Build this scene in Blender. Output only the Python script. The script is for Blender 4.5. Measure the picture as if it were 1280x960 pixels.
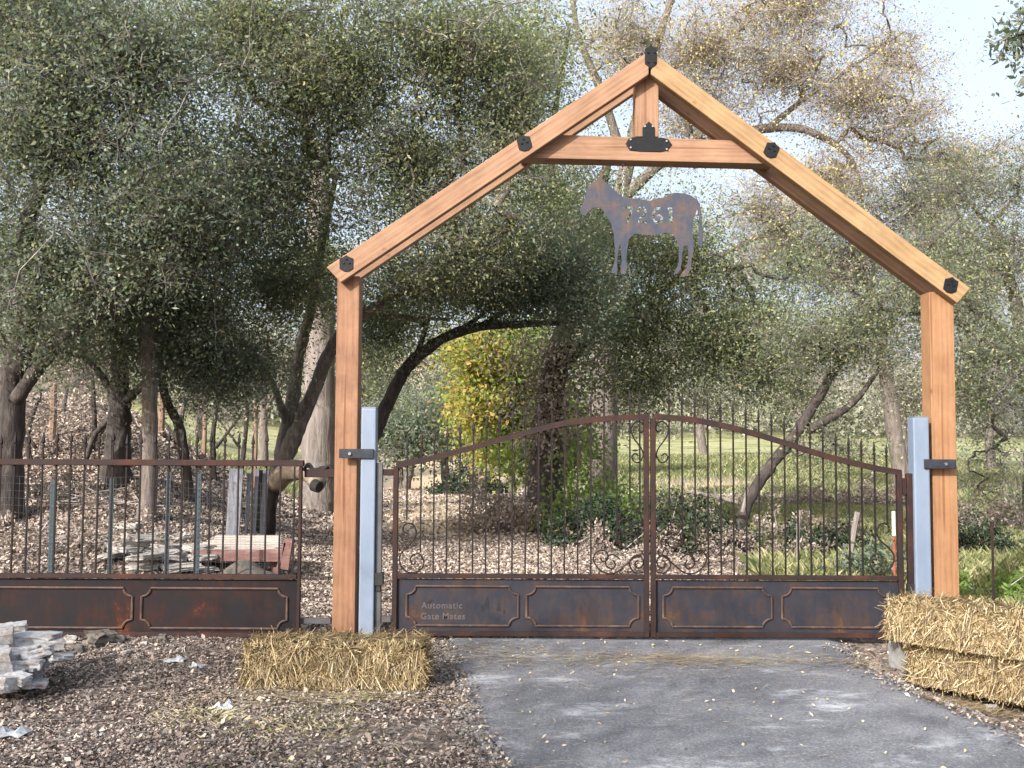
import bpy, math, random
import numpy as np
from mathutils import Vector, Matrix, Euler
R = math.radians
rng = np.random.default_rng(11)
random.seed(11)
sc = bpy.context.scene
for o in list(bpy.data.objects): bpy.data.objects.remove(o)
COL = sc.collection

# ------------------------------------------------------------------ camera
CAM = Vector((0, 0, 1.63)); F = 1250.0
PITCH, ROLL = math.atan(72/1250), R(0.3)
cam = bpy.data.cameras.new('camera'); camo = bpy.data.objects.new('camera', cam); COL.objects.link(camo)
CROT = Matrix.Rotation(math.pi/2+PITCH, 3, 'X') @ Matrix.Rotation(ROLL, 3, 'Z')
camo.matrix_world = Matrix.Translation(CAM) @ CROT.to_4x4()
cam.sensor_width = 36; cam.lens = F/1280*36; cam.clip_end = 3000; cam.clip_start = .05
sc.camera = camo
# ------------------------------------------------------------------ light
SUN_EL, SUN_AZ = R(29), R(36)          # sun behind the viewer, to the left
SUN = Vector((-math.sin(SUN_AZ)*math.cos(SUN_EL), -math.cos(SUN_AZ)*math.cos(SUN_EL), math.sin(SUN_EL)))
w = bpy.data.worlds.new('World'); sc.world = w; w.use_nodes = True
wn = w.node_tree; bg = wn.nodes['Background']; sky = wn.nodes.new('ShaderNodeTexSky')
sky.sky_type = 'NISHITA'; sky.sun_disc = False; sky.sun_elevation = SUN_EL
sky.sun_rotation = math.atan2(SUN.x, SUN.y)
sky.air_density = 0.9; sky.dust_density = 8.0; sky.ozone_density = 1.0
bg.inputs[1].default_value = 0.15
tcw = wn.nodes.new('ShaderNodeTexCoord'); cn = wn.nodes.new('ShaderNodeTexNoise'); cn.inputs['Scale'].default_value = 2.2; cn.inputs['Detail'].default_value = 7   # white veil added to pale the sky and lift the fill light
wn.links.new(tcw.outputs['Generated'], cn.inputs['Vector']); mr = wn.nodes.new('ShaderNodeMapRange'); wn.links.new(cn.outputs[0], mr.inputs[0])
mr.inputs[1].default_value = .3; mr.inputs[2].default_value = .7; mr.inputs[3].default_value = .40; mr.inputs[4].default_value = .65
cm = wn.nodes.new('ShaderNodeMix'); cm.data_type = 'RGBA'; cm.inputs[7].default_value = (2.9, 3.15, 3.5, 1)
wn.links.new(mr.outputs[0], cm.inputs[0]); wn.links.new(sky.outputs[0], cm.inputs[6]); wn.links.new(cm.outputs[2], bg.inputs[0])
sl = bpy.data.lights.new('sun', 'SUN'); sl.energy = 2.9; sl.angle = R(.5); sl.color = (1, .97, .92)
so = bpy.data.objects.new('sun', sl); COL.objects.link(so); so.rotation_euler = SUN.to_track_quat('Z', 'Y').to_euler()
sc.view_settings.view_transform = 'Standard'; sc.view_settings.look = 'None'
sc.view_settings.exposure = 1.45; sc.view_settings.gamma = 1
sc.cycles.max_bounces = 6; sc.cycles.diffuse_bounces = 4; sc.cycles.glossy_bounces = 2
sc.cycles.transmission_bounces = 4; sc.cycles.transparent_max_bounces = 8
sc.cycles.caustics_reflective = False; sc.cycles.caustics_refractive = False

# ------------------------------------------------------------------ placing helpers
def ray(px, py):
    d = CROT @ Vector(((px-640)/F, -(py-480)/F, -1)); return d/d.y
def P(px, py, Y):                       # the point at distance Y that the photo shows at px, py
    d = ray(px, py); return CAM + d*Y
def sst(a, b, x): t = np.clip((x-a)/(b-a), 0, 1); return t*t*(3-2*t)
_ph = np.random.default_rng(3).uniform(0, 6.28, (14, 2)); _fr = np.random.default_rng(4).normal(0, 1, (14, 2))
def wob(x, y, s):
    v = 0
    for i in range(14): v = v + np.sin((x*_fr[i, 0]+y*_fr[i, 1])*s+_ph[i, 0])
    return v/5
def terrain(x, y):
    x = np.asarray(x, float); y = np.asarray(y, float)
    u = x/np.maximum(y, 3)
    h = 2.5*sst(-.17, -.44, u)*sst(9.2, 19.5, y)
    h = h + 0.030*np.maximum(y-34, 0)*sst(34, 60, y) + .05*np.maximum(y-75, 0)*sst(75, 110, y)*(.4+.9*sst(0, -60, x)) 
    h = h - .10*sst(1.7, 2.5, x-(7.2-y)*.45)*sst(8.6, 7.6, y)*sst(-5, 3, y)
    h = h - .16*np.exp(-(((x-2.62)/.22)**2+((y-7.75)/.22)**2))
    far = sst(9, 30, y)+sst(8, 30, np.abs(x))
    h = h + wob(x, y, .35)*.10*np.clip(far, 0, 1) + .012*wob(x, y, 3.1)*sst(.2, -.3, x+.05) + .008*wob(x, y, 9)*sst(.2, -.3, x+.05)
    h = h - .03*sst(-.6, .3, x+.3)*sst(9, 8, y) 
    return h
def G(px, py):                          # where the ray meets the terrain
    d = ray(px, py)
    for t in np.geomspace(2.5, 400, 1600):
        p = CAM+d*t
        if p.z <= float(terrain(p.x, p.y)): return p
    return p
def gz(x, y): return float(terrain(x, y))

# ------------------------------------------------------------------ mesh helpers
class MB:
    def __init__(s): s.v = []; s.f = []; s.m = []; s.n = 0
    def add(s, v, f, m=0):
        s.v.extend([tuple(a) for a in v]); s.f.extend([tuple(i+s.n for i in q) for q in f]); s.m.extend([m]*len(f)); s.n += len(v)
    def box(s, c, d, m=0, rot=None, bev=0):
        x, y, z = (a/2 for a in d); c = Vector(c)
        vs = [Vector((i*x, j*y, k*z)) for i in (-1, 1) for j in (-1, 1) for k in (-1, 1)]
        if rot is not None: vs = [rot @ q for q in vs]
        s.add([q+c for q in vs], [(0, 1, 3, 2), (4, 6, 7, 5), (0, 4, 5, 1), (2, 3, 7, 6), (0, 2, 6, 4), (1, 5, 7, 3)], m)
    def prism(s, pts, y0, y1, m=0):     # outline in xz, thickness along y
        n = len(pts)
        v = [(x, y0, z) for x, z in pts]+[(x, y1, z) for x, z in pts]
        f = [tuple(range(n)), tuple(range(2*n-1, n-1, -1))]+[(i, n+i, n+(i+1) % n, (i+1) % n) for i in range(n)]
        s.add(v, f, m)
    def tube(s, pts, rs, sides=6, m=0, cap=True):
        pts = [Vector(p) for p in pts]; n = len(pts)
        if isinstance(rs, (int, float)): rs = [rs]*n
        up = Vector((.31, .2, .93)).normalized(); vs = []; fs = []
        t0 = (pts[1]-pts[0]).normalized(); a = t0.cross(up)
        if a.length < .1: a = t0.cross(Vector((1, 0, 0)))
        a.normalize()
        for i in range(n):
            t = (pts[min(i+1, n-1)]-pts[max(i-1, 0)]).normalized()
            a = (a-t*a.dot(t)).normalized(); b = t.cross(a)
            for k in range(sides):
                th = 2*math.pi*k/sides; vs.append(pts[i]+(a*math.cos(th)+b*math.sin(th))*rs[i])
        for i in range(n-1):
            for k in range(sides):
                k2 = (k+1) % sides; fs.append((i*sides+k, i*sides+k2, (i+1)*sides+k2, (i+1)*sides+k))
        if cap: fs += [tuple(range(sides))[::-1], tuple((n-1)*sides+k for k in range(sides))]
        s.add(vs, fs, m)
    def build(s, name, mats, parent=None, smooth=False, loc=None):
        me = bpy.data.meshes.new(name)
        v = s.v
        if loc is not None: v = [(a[0]-loc[0], a[1]-loc[1], a[2]-loc[2]) for a in v]
        me.from_pydata(v, [], s.f)
        if not isinstance(mats, (list, tuple)): mats = [mats]
        for m in mats: me.materials.append(m)
        if len(mats) > 1: me.polygons.foreach_set('material_index', s.m)
        if smooth: me.polygons.foreach_set('use_smooth', [True]*len(me.polygons))
        me.update()
        return link(name, me, parent, loc)
def link(name, me, parent=None, loc=None):
    o = bpy.data.objects.new(name, me); COL.objects.link(o)
    if loc is not None: o.location = loc
    if parent is not None:
        o.parent = parent; o.matrix_parent_inverse = Matrix.Translation(-Vector(parent.location))
    return o
def tag(o, label=None, cat=None, group=None, kind=None):
    for k, v in (('label', label), ('category', cat), ('group', group), ('kind', kind)):
        if v: o[k] = v
    return o
def empty(name, loc, label, cat, group=None):
    o = bpy.data.objects.new(name, None); COL.objects.link(o); o.location = loc; o.empty_display_size = .2
    return tag(o, label, cat, group)
def spline(pts, k=6):
    pts = [Vector(p) for p in pts]; out = []
    q = [pts[0]*2-pts[1]]+pts+[pts[-1]*2-pts[-2]]
    for i in range(1, len(q)-2):
        p0, p1, p2, p3 = q[i-1:i+3]
        for j in range(k):
            t = j/k; out.append(.5*((2*p1)+(p2-p0)*t+(2*p0-5*p1+4*p2-p3)*t*t+(3*p1-p0-3*p2+p3)*t**3))
    return out+[pts[-1]]
def bulk(name, verts, faces, mat, parent=None, tint=None):   # big numpy meshes, faces (n,3) or (n,4)
    me = bpy.data.meshes.new(name); n, k = faces.shape
    me.vertices.add(len(verts)); me.vertices.foreach_set('co', np.ascontiguousarray(verts, np.float32).ravel())
    me.loops.add(n*k); me.loops.foreach_set('vertex_index', faces.astype(np.int32).ravel())
    me.polygons.add(n); me.polygons.foreach_set('loop_start', np.arange(0, n*k, k, dtype=np.int32))
    me.polygons.foreach_set('loop_total', np.full(n, k, np.int32))
    me.update(calc_edges=True)
    if tint is not None:
        a = me.attributes.new('tint', 'FLOAT', 'FACE'); a.data.foreach_set('value', tint.astype(np.float32))
    me.materials.append(mat)
    return link(name, me, parent)
def unit(n): v = rng.normal(0, 1, (n, 3)); return v/np.linalg.norm(v, axis=1, keepdims=True)
def leaf_arrays(c, L, W, flat=0.0, fold=.18):
    n = len(c); a = unit(n); nn = unit(n)
    if flat > 0: nn[:, 2] += flat*3; nn /= np.linalg.norm(nn, axis=1, keepdims=True)
    a -= nn*np.sum(a*nn, 1, keepdims=True); a /= np.linalg.norm(a, axis=1, keepdims=True)+1e-9
    b = np.cross(nn, a); L = (L*rng.lognormal(0, .32, n))[:, None]/2; W = (W*rng.uniform(.7, 1.3, n))[:, None]/2
    up = nn*W*2*fold
    v = np.stack([c+a*L, c+b*W+up-a*L*.15, c-a*L, c-b*W+up-a*L*.15], 1).reshape(-1, 3)
    return v, np.arange(4*n).reshape(n, 4)

# ------------------------------------------------------------------ materials
def newmat(name):
    m = bpy.data.materials.new(name); m.use_nodes = True; nt = m.node_tree; return m, nt, nt.nodes, nt.links, nt.nodes['Principled BSDF']
def ramp(nt, stops, interp='LINEAR'):
    r = nt.nodes.new('ShaderNodeValToRGB'); e = r.color_ramp.elements; r.color_ramp.interpolation = interp
    while len(e) < len(stops): e.new(.5)
    for el, (p, c) in zip(e, stops): el.position = p; el.color = (*c, 1)
    return r
def coords(nt, scale=(1, 1, 1), kind='Object'):
    tc = nt.nodes.new('ShaderNodeTexCoord'); mp = nt.nodes.new('ShaderNodeMapping'); mp.inputs['Scale'].default_value = scale
    nt.links.new(tc.outputs[kind], mp.inputs[0]); return mp.outputs[0]
def noise(nt, vec, scale, detail=6, rough=.6, dist=0):
    n = nt.nodes.new('ShaderNodeTexNoise'); n.inputs['Scale'].default_value = scale; n.inputs['Detail'].default_value = detail
    n.inputs['Roughness'].default_value = rough; n.inputs['Distortion'].default_value = dist; nt.links.new(vec, n.inputs['Vector']); return n.outputs[0]
def mixc(nt, fac, a, b, mode='MIX'):
    m = nt.nodes.new('ShaderNodeMix'); m.data_type = 'RGBA'; m.blend_type = mode
    for s, v in ((m.inputs[0], fac), (m.inputs[6], a), (m.inputs[7], b)):
        if isinstance(v, (int, float)): s.default_value = v
        elif isinstance(v, tuple): s.default_value = (*v, 1)
        else: nt.links.new(v, s)
    return m.outputs[2]
def mth(nt, op, a, b=0.0):
    m = nt.nodes.new('ShaderNodeMath'); m.operation = op
    for s, v in ((m.inputs[0], a), (m.inputs[1], b)):
        if isinstance(v, (int, float)): s.default_value = v
        else: nt.links.new(v, s)
    return m.outputs[0]
def bump(nt, bs, h, strength=.4, dist=.01):
    b = nt.nodes.new('ShaderNodeBump'); b.inputs['Strength'].default_value = strength; b.inputs['Distance'].default_value = dist
    nt.links.new(h, b.inputs['Height']); nt.links.new(b.outputs[0], bs.inputs['Normal'])
def simple(name, stops, scale=8, rough=.7, metal=0, stretch=(1, 1, 1), bstr=.3, bdist=.005, detail=8, rgh=.65, dist=0, spec=.4):
    m, nt, N, Lk, bs = newmat(name); v = coords(nt, stretch); h = noise(nt, v, scale, detail, rgh, dist)
    r = ramp(nt, stops); Lk.new(h, r.inputs[0]); Lk.new(r.outputs[0], bs.inputs['Base Color'])
    bs.inputs['Roughness'].default_value = rough; bs.inputs['Metallic'].default_value = metal; bs.inputs['Specular IOR Level'].default_value = spec
    if bstr: bump(nt, bs, h, bstr, bdist)
    return m
def leafmat(name, stops, trans=.35, rough=.45, spec=.5):
    m, nt, N, Lk, bs = newmat(name); a = N.new('ShaderNodeAttribute'); a.attribute_name = 'tint'
    r = ramp(nt, stops); Lk.new(a.outputs['Fac'], r.inputs[0]); Lk.new(r.outputs[0], bs.inputs['Base Color'])
    bs.inputs['Roughness'].default_value = rough; bs.inputs['Specular IOR Level'].default_value = spec
    t = N.new('ShaderNodeBsdfTranslucent'); mx = N.new('ShaderNodeMixShader'); mx.inputs[0].default_value = trans
    Lk.new(mixc(nt, .5, r.outputs[0], (.30, .34, .08), 'MIX') if trans > .2 else r.outputs[0], t.inputs[0])
    Lk.new(bs.outputs[0], mx.inputs[1]); Lk.new(t.outputs[0], mx.inputs[2]); Lk.new(mx.outputs[0], N['Material Output'].inputs[0])
    return m
def woodmat(name, light, dark, deep, seed=0, streak=(.05, .06, .05)):
    m, nt, N, Lk, bs = newmat(name); v = coords(nt, (.55, 9, 9)); v2 = coords(nt, (1, 1, 1))
    ad = N.new('ShaderNodeVectorMath'); ad.inputs[1].default_value = (seed*3.7, seed*1.9, seed*5.1); Lk.new(v, ad.inputs[0]); v = ad.outputs[0]
    warp = noise(nt, v, 1.2, 3, .5)
    wv = N.new('ShaderNodeTexWave'); wv.wave_type = 'BANDS'; wv.bands_direction = 'Z'; wv.inputs['Scale'].default_value = .8
    wv.inputs['Distortion'].default_value = 7; wv.inputs['Detail'].default_value = 3; wv.inputs['Detail Scale'].default_value = .7; Lk.new(v, wv.inputs[0])
    g = noise(nt, v, 6, 8, .7); s = mth(nt, 'ADD', mth(nt, 'MULTIPLY', wv.outputs[0], .12), mth(nt, 'MULTIPLY', mth(nt, 'ADD', g, mth(nt, 'MULTIPLY', mth(nt, 'SUBTRACT', noise(nt, v2, 2.5, 5, .6), .5), 1.1)), .84))
    r = ramp(nt, [(.25, dark), (.5, tuple((a+b)/2 for a, b in zip(light, dark))), (.8, light)]); Lk.new(s, r.inputs[0])
    vo = N.new('ShaderNodeTexVoronoi'); vo.inputs['Scale'].default_value = 3.4; vo.inputs['Randomness'].default_value = 1
    mp = coords(nt, (.9, 1.6, 1.6)); Lk.new(mp, vo.inputs[0])
    kn = ramp(nt, [(.04, (1, 1, 1)), (.10, (0, 0, 0))]); Lk.new(vo.outputs['Distance'], kn.inputs[0])
    c = mixc(nt, mth(nt, 'MULTIPLY', kn.outputs[0], .85), r.outputs[0], deep)
    st = ramp(nt, [(.52, (0, 0, 0)), (.68, (1, 1, 1))]); Lk.new(noise(nt, v2, 2.2, 9, .75), st.inputs[0])
    c = mixc(nt, mth(nt, 'MULTIPLY', st.outputs[0], .45), c, streak)
    cv = coords(nt, (.35, 22, 22)); cr = ramp(nt, [(.655, (0, 0, 0)), (.69, (1, 1, 1))]); Lk.new(noise(nt, cv, 1.6, 2, .5), cr.inputs[0])
    c = mixc(nt, mth(nt, 'MULTIPLY', cr.outputs[0], .6), c, deep)
    Lk.new(c, bs.inputs['Base Color']); bs.inputs['Roughness'].default_value = .7; bs.inputs['Specular IOR Level'].default_value = .25; bump(nt, bs, s, .4, .004)
    return m
M = {}
M['wood_a'] = woodmat('fir_pink', (.33, .20, .125), (.18, .10, .06), (.12, .045, .025), 0, (.22, .12, .08))
M['wood_b'] = woodmat('fir_gold', (.36, .245, .13), (.20, .12, .06), (.13, .055, .022), 4, (.15, .10, .06))
M['wood_p'] = woodmat('fir_post', (.29, .16, .095), (.155, .076, .045), (.11, .035, .018), 7, (.11, .06, .042))
M['wood_q'] = woodmat('fir_post_orange', (.33, .185, .098), (.20, .10, .05), (.14, .045, .018), 9, (.19, .10, .05))
M['black'] = simple('black_steel', [(.3, (.003, .0035, .005)), (.7, (.008, .009, .012))], 30, .6, 0, bstr=.15, spec=.25)
M['bolt'] = simple('bolt_steel', [(.3, (.25, .26, .27)), (.7, (.45, .45, .45))], 30, .35, .9, bstr=.1)
M['strap'] = simple('strap_steel', [(.3, (.012, .014, .02)), (.7, (.035, .04, .052))], 14, .6, .1, bstr=.2, spec=.3)
def rustmat(name, base, rust, bright, sc1=2.4, metal=.35):
    m, nt, N, Lk, bs = newmat(name); v = coords(nt, (1, 1, 1)); vs = coords(nt, (5, 5, .8))
    n1 = noise(nt, v, sc1, 8, .72, .4); n2 = noise(nt, vs, 5, 8, .75); n3 = noise(nt, v, 24, 6, .7)
    r = ramp(nt, [(.34, base[0]), (.50, base[1]), (.60, rust), (.74, bright)])
    s = mth(nt, 'ADD', mth(nt, 'ADD', mth(nt, 'MULTIPLY', n1, .60), mth(nt, 'MULTIPLY', n2, .25)), mth(nt, 'MULTIPLY', n3, .16))
    Lk.new(s, r.inputs[0]); Lk.new(r.outputs[0], bs.inputs['Base Color']); bs.inputs['Metallic'].default_value = metal
    bs.inputs['Specular IOR Level'].default_value = .22; rr = ramp(nt, [(.3, (.52,)*3), (.7, (.85,)*3)]); Lk.new(s, rr.inputs[0]); Lk.new(rr.outputs[0], bs.inputs['Roughness'])
    bump(nt, bs, n3, .2, .002); return m
M['rust'] = rustmat('rusty_iron', ((.016, .014, .019), (.032, .020, .019)), (.062, .027, .021), (.12, .05, .03))
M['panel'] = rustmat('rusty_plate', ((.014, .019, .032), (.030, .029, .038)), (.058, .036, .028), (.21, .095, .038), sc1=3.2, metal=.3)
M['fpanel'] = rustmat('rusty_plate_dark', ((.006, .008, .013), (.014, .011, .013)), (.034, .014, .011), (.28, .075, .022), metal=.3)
M['bar'] = rustmat('iron_bar', ((.010, .011, .015), (.018, .015, .016)), (.038, .022, .018), (.085, .042, .028), metal=.4)
M['donkey'] = rustmat('weathered_plate', ((.030, .037, .058), (.050, .056, .078)), (.10, .068, .052), (.24, .115, .045), sc1=5.5, metal=.1)
_e = [n for n in M['donkey'].node_tree.nodes if n.type == 'VALTORGB'][0].color_ramp.elements
for _k, _p in enumerate((.34, .49, .58, .70)): _e[_k].position = _p
M['chain'] = simple('zinc_chain', [(.3, (.35, .35, .36)), (.7, (.6, .6, .6))], 30, .35, .8, bstr=0)
m, nt, N, Lk, bs = newmat('blue_grey_paint'); v_ = coords(nt, (2, 2, .6)); ba = ramp(nt, [(.3, (.125, .165, .235)), (.7, (.18, .22, .29))]); Lk.new(noise(nt, v_, 3, 8, .7), ba.inputs[0])
rs_ = ramp(nt, [(.66, (0, 0, 0)), (.72, (1, 1, 1))]); Lk.new(noise(nt, coords(nt, (5, 5, 1.2)), 5, 8, .75), rs_.inputs[0]); Lk.new(mixc(nt, mth(nt, 'MULTIPLY', rs_.outputs[0], .7), ba.outputs[0], (.13, .08, .06)), bs.inputs['Base Color']); bs.inputs['Roughness'].default_value = .5; M['blue'] = m
M['blue_old'] = simple('blue_grey_paint', [(.3, (.17, .21, .28)), (.7, (.22, .26, .33))], 3, .5, .1, bstr=.1, stretch=(2, 2, .5))
M['galv'] = simple('galvanised', [(.3, (.06, .062, .07)), (.6, (.11, .11, .12)), (.75, (.09, .055, .045))], 6, .5, .5, bstr=.1)
M['teal'] = simple('teal_post_paint', [(.3, (.018, .035, .048)), (.7, (.028, .05, .065))], 9, .6, .1)
M['wire'] = simple('wire', [(.3, (.16, .17, .19)), (.7, (.30, .31, .33))], 9, .5, .6, bstr=0)
M['rubber'] = simple('black_rubber', [(.3, (.008, .008, .009)), (.7, (.02, .02, .02))], 20, .6)
M['mould'] = rustmat('worn_moulding', ((.035, .032, .036), (.065, .045, .04)), (.13, .08, .06), (.30, .22, .18), sc1=6, metal=.3)
M['letter'] = simple('faded_lettering', [(.35, (.045, .041, .047)), (.65, (.078, .07, .076))], 60, .7, bstr=0)
M['smear'] = simple('black_paint', [(.3, (.006, .006, .010)), (.7, (.014, .014, .02))], 20, .5)
M['greyboard'] = simple('grey_boards', [(.3, (.06, .065, .08)), (.55, (.14, .145, .165)), (.75, (.25, .25, .26))], 4, .85, stretch=(9, 9, .7), bstr=.5)
M['paleboard'] = simple('pale_boards', [(.3, (.20, .17, .15)), (.55, (.40, .35, .32)), (.75, (.55, .50, .46))], 4, .85, stretch=(1, 9, 9), bstr=.5)
M['redboard'] = simple('red_paint_boards', [(.3, (.09, .045, .042)), (.55, (.17, .09, .08)), (.75, (.27, .20, .18))], 6, .8, stretch=(1, 4, 4), bstr=.4)
M['oldpost'] = simple('peeled_post', [(.3, (.13, .08, .055)), (.6, (.26, .175, .125)), (.8, (.34, .26, .20))], 5, .8, stretch=(6, 6, .8), bstr=.5)
M['bark'] = simple('dark_bark', [(.3, (.022, .018, .018)), (.55, (.060, .050, .046)), (.75, (.15, .13, .12))], 7, .9, stretch=(2.2, 2.2, .6), bstr=1, bdist=.03)
M['bark2'] = simple('grey_bark', [(.3, (.07, .055, .048)), (.55, (.16, .135, .12)), (.75, (.30, .26, .23))], 6, .9, stretch=(3, 3, .5), bstr=1, bdist=.04)
M['bark3'] = simple('pale_bark', [(.3, (.11, .09, .08)), (.55, (.21, .18, .165)), (.75, (.32, .285, .26))], 5, .9, stretch=(3.5, 3.5, .4), bstr=1, bdist=.04)
M['twig'] = simple('grey_twig', [(.3, (.20, .17, .16)), (.7, (.42, .37, .35))], 5, .8, bstr=0)
M['twigd'] = simple('dark_twig', [(.35, (.07, .06, .056)), (.65, (.26, .24, .225))], 5, .8, bstr=0)
M['cutwood'] = simple('cut_wood', [(.3, (.13, .10, .075)), (.7, (.30, .25, .19))], 8, .8)
M['char'] = simple('charred_wood', [(.3, (.008, .007, .007)), (.7, (.03, .025, .022))], 8, .9)
M['stone_w'] = simple('white_limestone', [(.3, (.22, .23, .255)), (.55, (.36, .37, .40)), (.75, (.52, .53, .55))], 7, .85, bstr=.6, bdist=.01)
m, nt, N, Lk, bs = newmat('stained_limestone'); v_ = coords(nt); ba = ramp(nt, [(.3, (.26, .27, .29)), (.55, (.42, .43, .45)), (.75, (.58, .59, .61))]); Lk.new(noise(nt, v_, 7, 8, .7), ba.inputs[0])
stn = ramp(nt, [(.46, (0, 0, 0)), (.62, (1, 1, 1))]); Lk.new(noise(nt, coords(nt, (1, 1, 1)), 9, 8, .75, .5), stn.inputs[0])
Lk.new(mixc(nt, mth(nt, 'MULTIPLY', stn.outputs[0], .8), ba.outputs[0], (.17, .13, .10)), bs.inputs['Base Color']); bs.inputs['Roughness'].default_value = .9; bump(nt, bs, noise(nt, v_, 22, 8, .75), .9, .012); M['stone_w'] = m
M['stone_t'] = simple('tan_flagstone', [(.3, (.17, .155, .14)), (.55, (.33, .31, .29)), (.75, (.47, .45, .42))], 6, .85, bstr=.6, bdist=.01)
M['stone_d'] = simple('dark_rock', [(.3, (.05, .045, .04)), (.55, (.12, .105, .09)), (.75, (.22, .20, .17))], 8, .9, bstr=.8, bdist=.02)
M['concrete'] = simple('rough_concrete', [(.3, (.12, .12, .12)), (.7, (.24, .24, .235))], 9, .9, bstr=.6, bdist=.01)
M['plastic'] = simple('pale_plastic', [(.3, (.22, .24, .27)), (.7, (.42, .45, .48))], 12, .4, bstr=.8, bdist=.01)
M['white'] = simple('white_paint', [(.3, (.6, .6, .58)), (.7, (.75, .75, .72))], 12, .6)
M['redrod'] = simple('red_rod', [(.3, (.25, .06, .04)), (.7, (.35, .10, .06))], 12, .6)
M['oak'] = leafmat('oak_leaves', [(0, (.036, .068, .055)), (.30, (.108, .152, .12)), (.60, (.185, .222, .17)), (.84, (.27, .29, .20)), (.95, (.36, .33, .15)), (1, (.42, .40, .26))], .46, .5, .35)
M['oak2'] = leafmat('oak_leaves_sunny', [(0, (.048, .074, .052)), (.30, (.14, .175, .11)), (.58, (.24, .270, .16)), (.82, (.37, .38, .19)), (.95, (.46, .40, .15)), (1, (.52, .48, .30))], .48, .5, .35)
M['autumn'] = leafmat('autumn_leaves', [(0, (.19, .135, .11)), (.3, (.34, .25, .20)), (.45, (.48, .39, .24)), (.62, (.46, .45, .13)), (.85, (.62, .50, .14)), (1, (.68, .60, .42))], .35, .5)
M['mauve'] = leafmat('dry_leaves', [(0, (.12, .085, .07)), (.4, (.26, .20, .175)), (.7, (.42, .34, .305)), (1, (.56, .49, .44))], .25, .6)
M['maple'] = leafmat('maple_leaves', [(0, (.10, .17, .05)), (.3, (.25, .38, .09)), (.55, (.48, .52, .14)), (.75, (.60, .46, .12)), (.9, (.62, .34, .10)), (1, (.62, .50, .24))], .6, .5)
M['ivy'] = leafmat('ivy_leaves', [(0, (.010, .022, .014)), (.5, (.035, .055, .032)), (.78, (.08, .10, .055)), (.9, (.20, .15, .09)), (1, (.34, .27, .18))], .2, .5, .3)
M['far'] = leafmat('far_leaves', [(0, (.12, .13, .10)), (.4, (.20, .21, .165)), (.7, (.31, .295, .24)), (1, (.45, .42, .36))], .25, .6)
M['litter'] = leafmat('fallen_leaves', [(0, (.07, .052, .046)), (.3, (.18, .142, .122)), (.55, (.33, .265, .225)), (.8, (.50, .415, .345)), (.93, (.62, .55, .46)), (1, (.72, .68, .61))], .05, .6)
M['yleaf'] = leafmat('pale_fallen_leaves', [(0, (.30, .22, .14)), (.5, (.52, .42, .27)), (1, (.66, .60, .46))], .05, .6)
M['grass'] = leafmat('grass_blades', [(0, (.06, .085, .035)), (.3, (.13, .155, .06)), (.5, (.26, .27, .11)), (.7, (.42, .38, .21)), (1, (.54, .49, .34))], .35, .5)
M['drygrass'] = leafmat('dry_grass', [(0, (.20, .17, .10)), (.4, (.34, .30, .17)), (.8, (.46, .42, .26)), (1, (.55, .50, .35))], .25, .6)
M['straw'] = leafmat('straw', [(0, (.055, .036, .017)), (.32, (.16, .108, .048)), (.58, (.30, .22, .105)), (.82, (.44, .345, .19)), (1, (.60, .52, .35))], .10, .5)
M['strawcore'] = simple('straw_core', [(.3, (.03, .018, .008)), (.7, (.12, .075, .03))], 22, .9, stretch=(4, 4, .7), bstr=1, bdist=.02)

# ------------------------------------------------------------------ ground
def zones(x, y):
    u = x/np.maximum(y, 3)
    n = wob(x, y, .25)*.5+wob(x, y, 1.1)*.25
    g = sst(-.2, .3, u-.14+.05*n)*sst(14.5, 19, y+n*1.5)            # right-hand meadow
    g = np.maximum(g, sst(.34, .42, u)*sst(8.8, 9.6, y))
    g = np.maximum(g, sst(30, 50, y)*sst(-.12, .1, u+.04*n))
    g = np.maximum(g, sst(20, 26, y)*sst(-.14, -.18, u))
    g = g*(1-.85*sst(.25, .06, np.abs(n-.1))*sst(8, 20, y)*sst(60, 25, y))
    path = np.clip(1.2*np.exp(-((u+.065-.02*np.sin(y*.2)+.02*n)/.06)**2), 0, 1)*sst(13, 19, y)
    p2 = np.exp(-((y-38-2*n)/3)**2)*sst(.1, .2, u)
    path = np.clip(path+p2*.7, 0, 1)
    g = g*(1-path)
    moss = sst(.3, .9, wob(x+3, y, 1.9))*sst(-.9, -1.5, x)*sst(6.4, 5.4, y)
    return g, path, moss
def grid_axis(a, b, fine0, fine1, step, growth=1.12):
    v = list(np.arange(fine0, fine1, step)); s = step; x = v[-1]
    while x < b: s *= growth; x += s; v.append(x)
    s = step; x = v[0]; lo = []
    while x > a: s *= growth; x -= s; lo.append(x)
    return np.array(lo[::-1]+v)
gx = grid_axis(-500, 500, -9, 9, .11); gy = grid_axis(-60, 900, 4.2, 21, .11)
X, Y = np.meshgrid(gx, gy); Z = terrain(X, Y)
nx, ny = len(gx), len(gy); idx = np.arange(nx*ny).reshape(ny, nx)
fc = np.stack([idx[:-1, :-1], idx[:-1, 1:], idx[1:, 1:], idx[1:, :-1]], -1).reshape(-1, 4)
m, nt, N, Lk, bs = newmat('ground')
v = coords(nt, kind='Object')
def attr(nm): a = N.new('ShaderNodeAttribute'); a.attribute_name = nm; return a.outputs['Fac']
vo = N.new('ShaderNodeTexVoronoi'); vo.inputs['Scale'].default_value = 24; Lk.new(v, vo.inputs[0])
sp = N.new('ShaderNodeSeparateColor'); Lk.new(vo.outputs['Color'], sp.inputs[0])
lr = ramp(nt, [(0, (.06, .047, .040)), (.35, (.16, .125, .105)), (.7, (.29, .235, .20)), (1, (.46, .39, .33))]); Lk.new(sp.outputs[0], lr.inputs[0])
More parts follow.
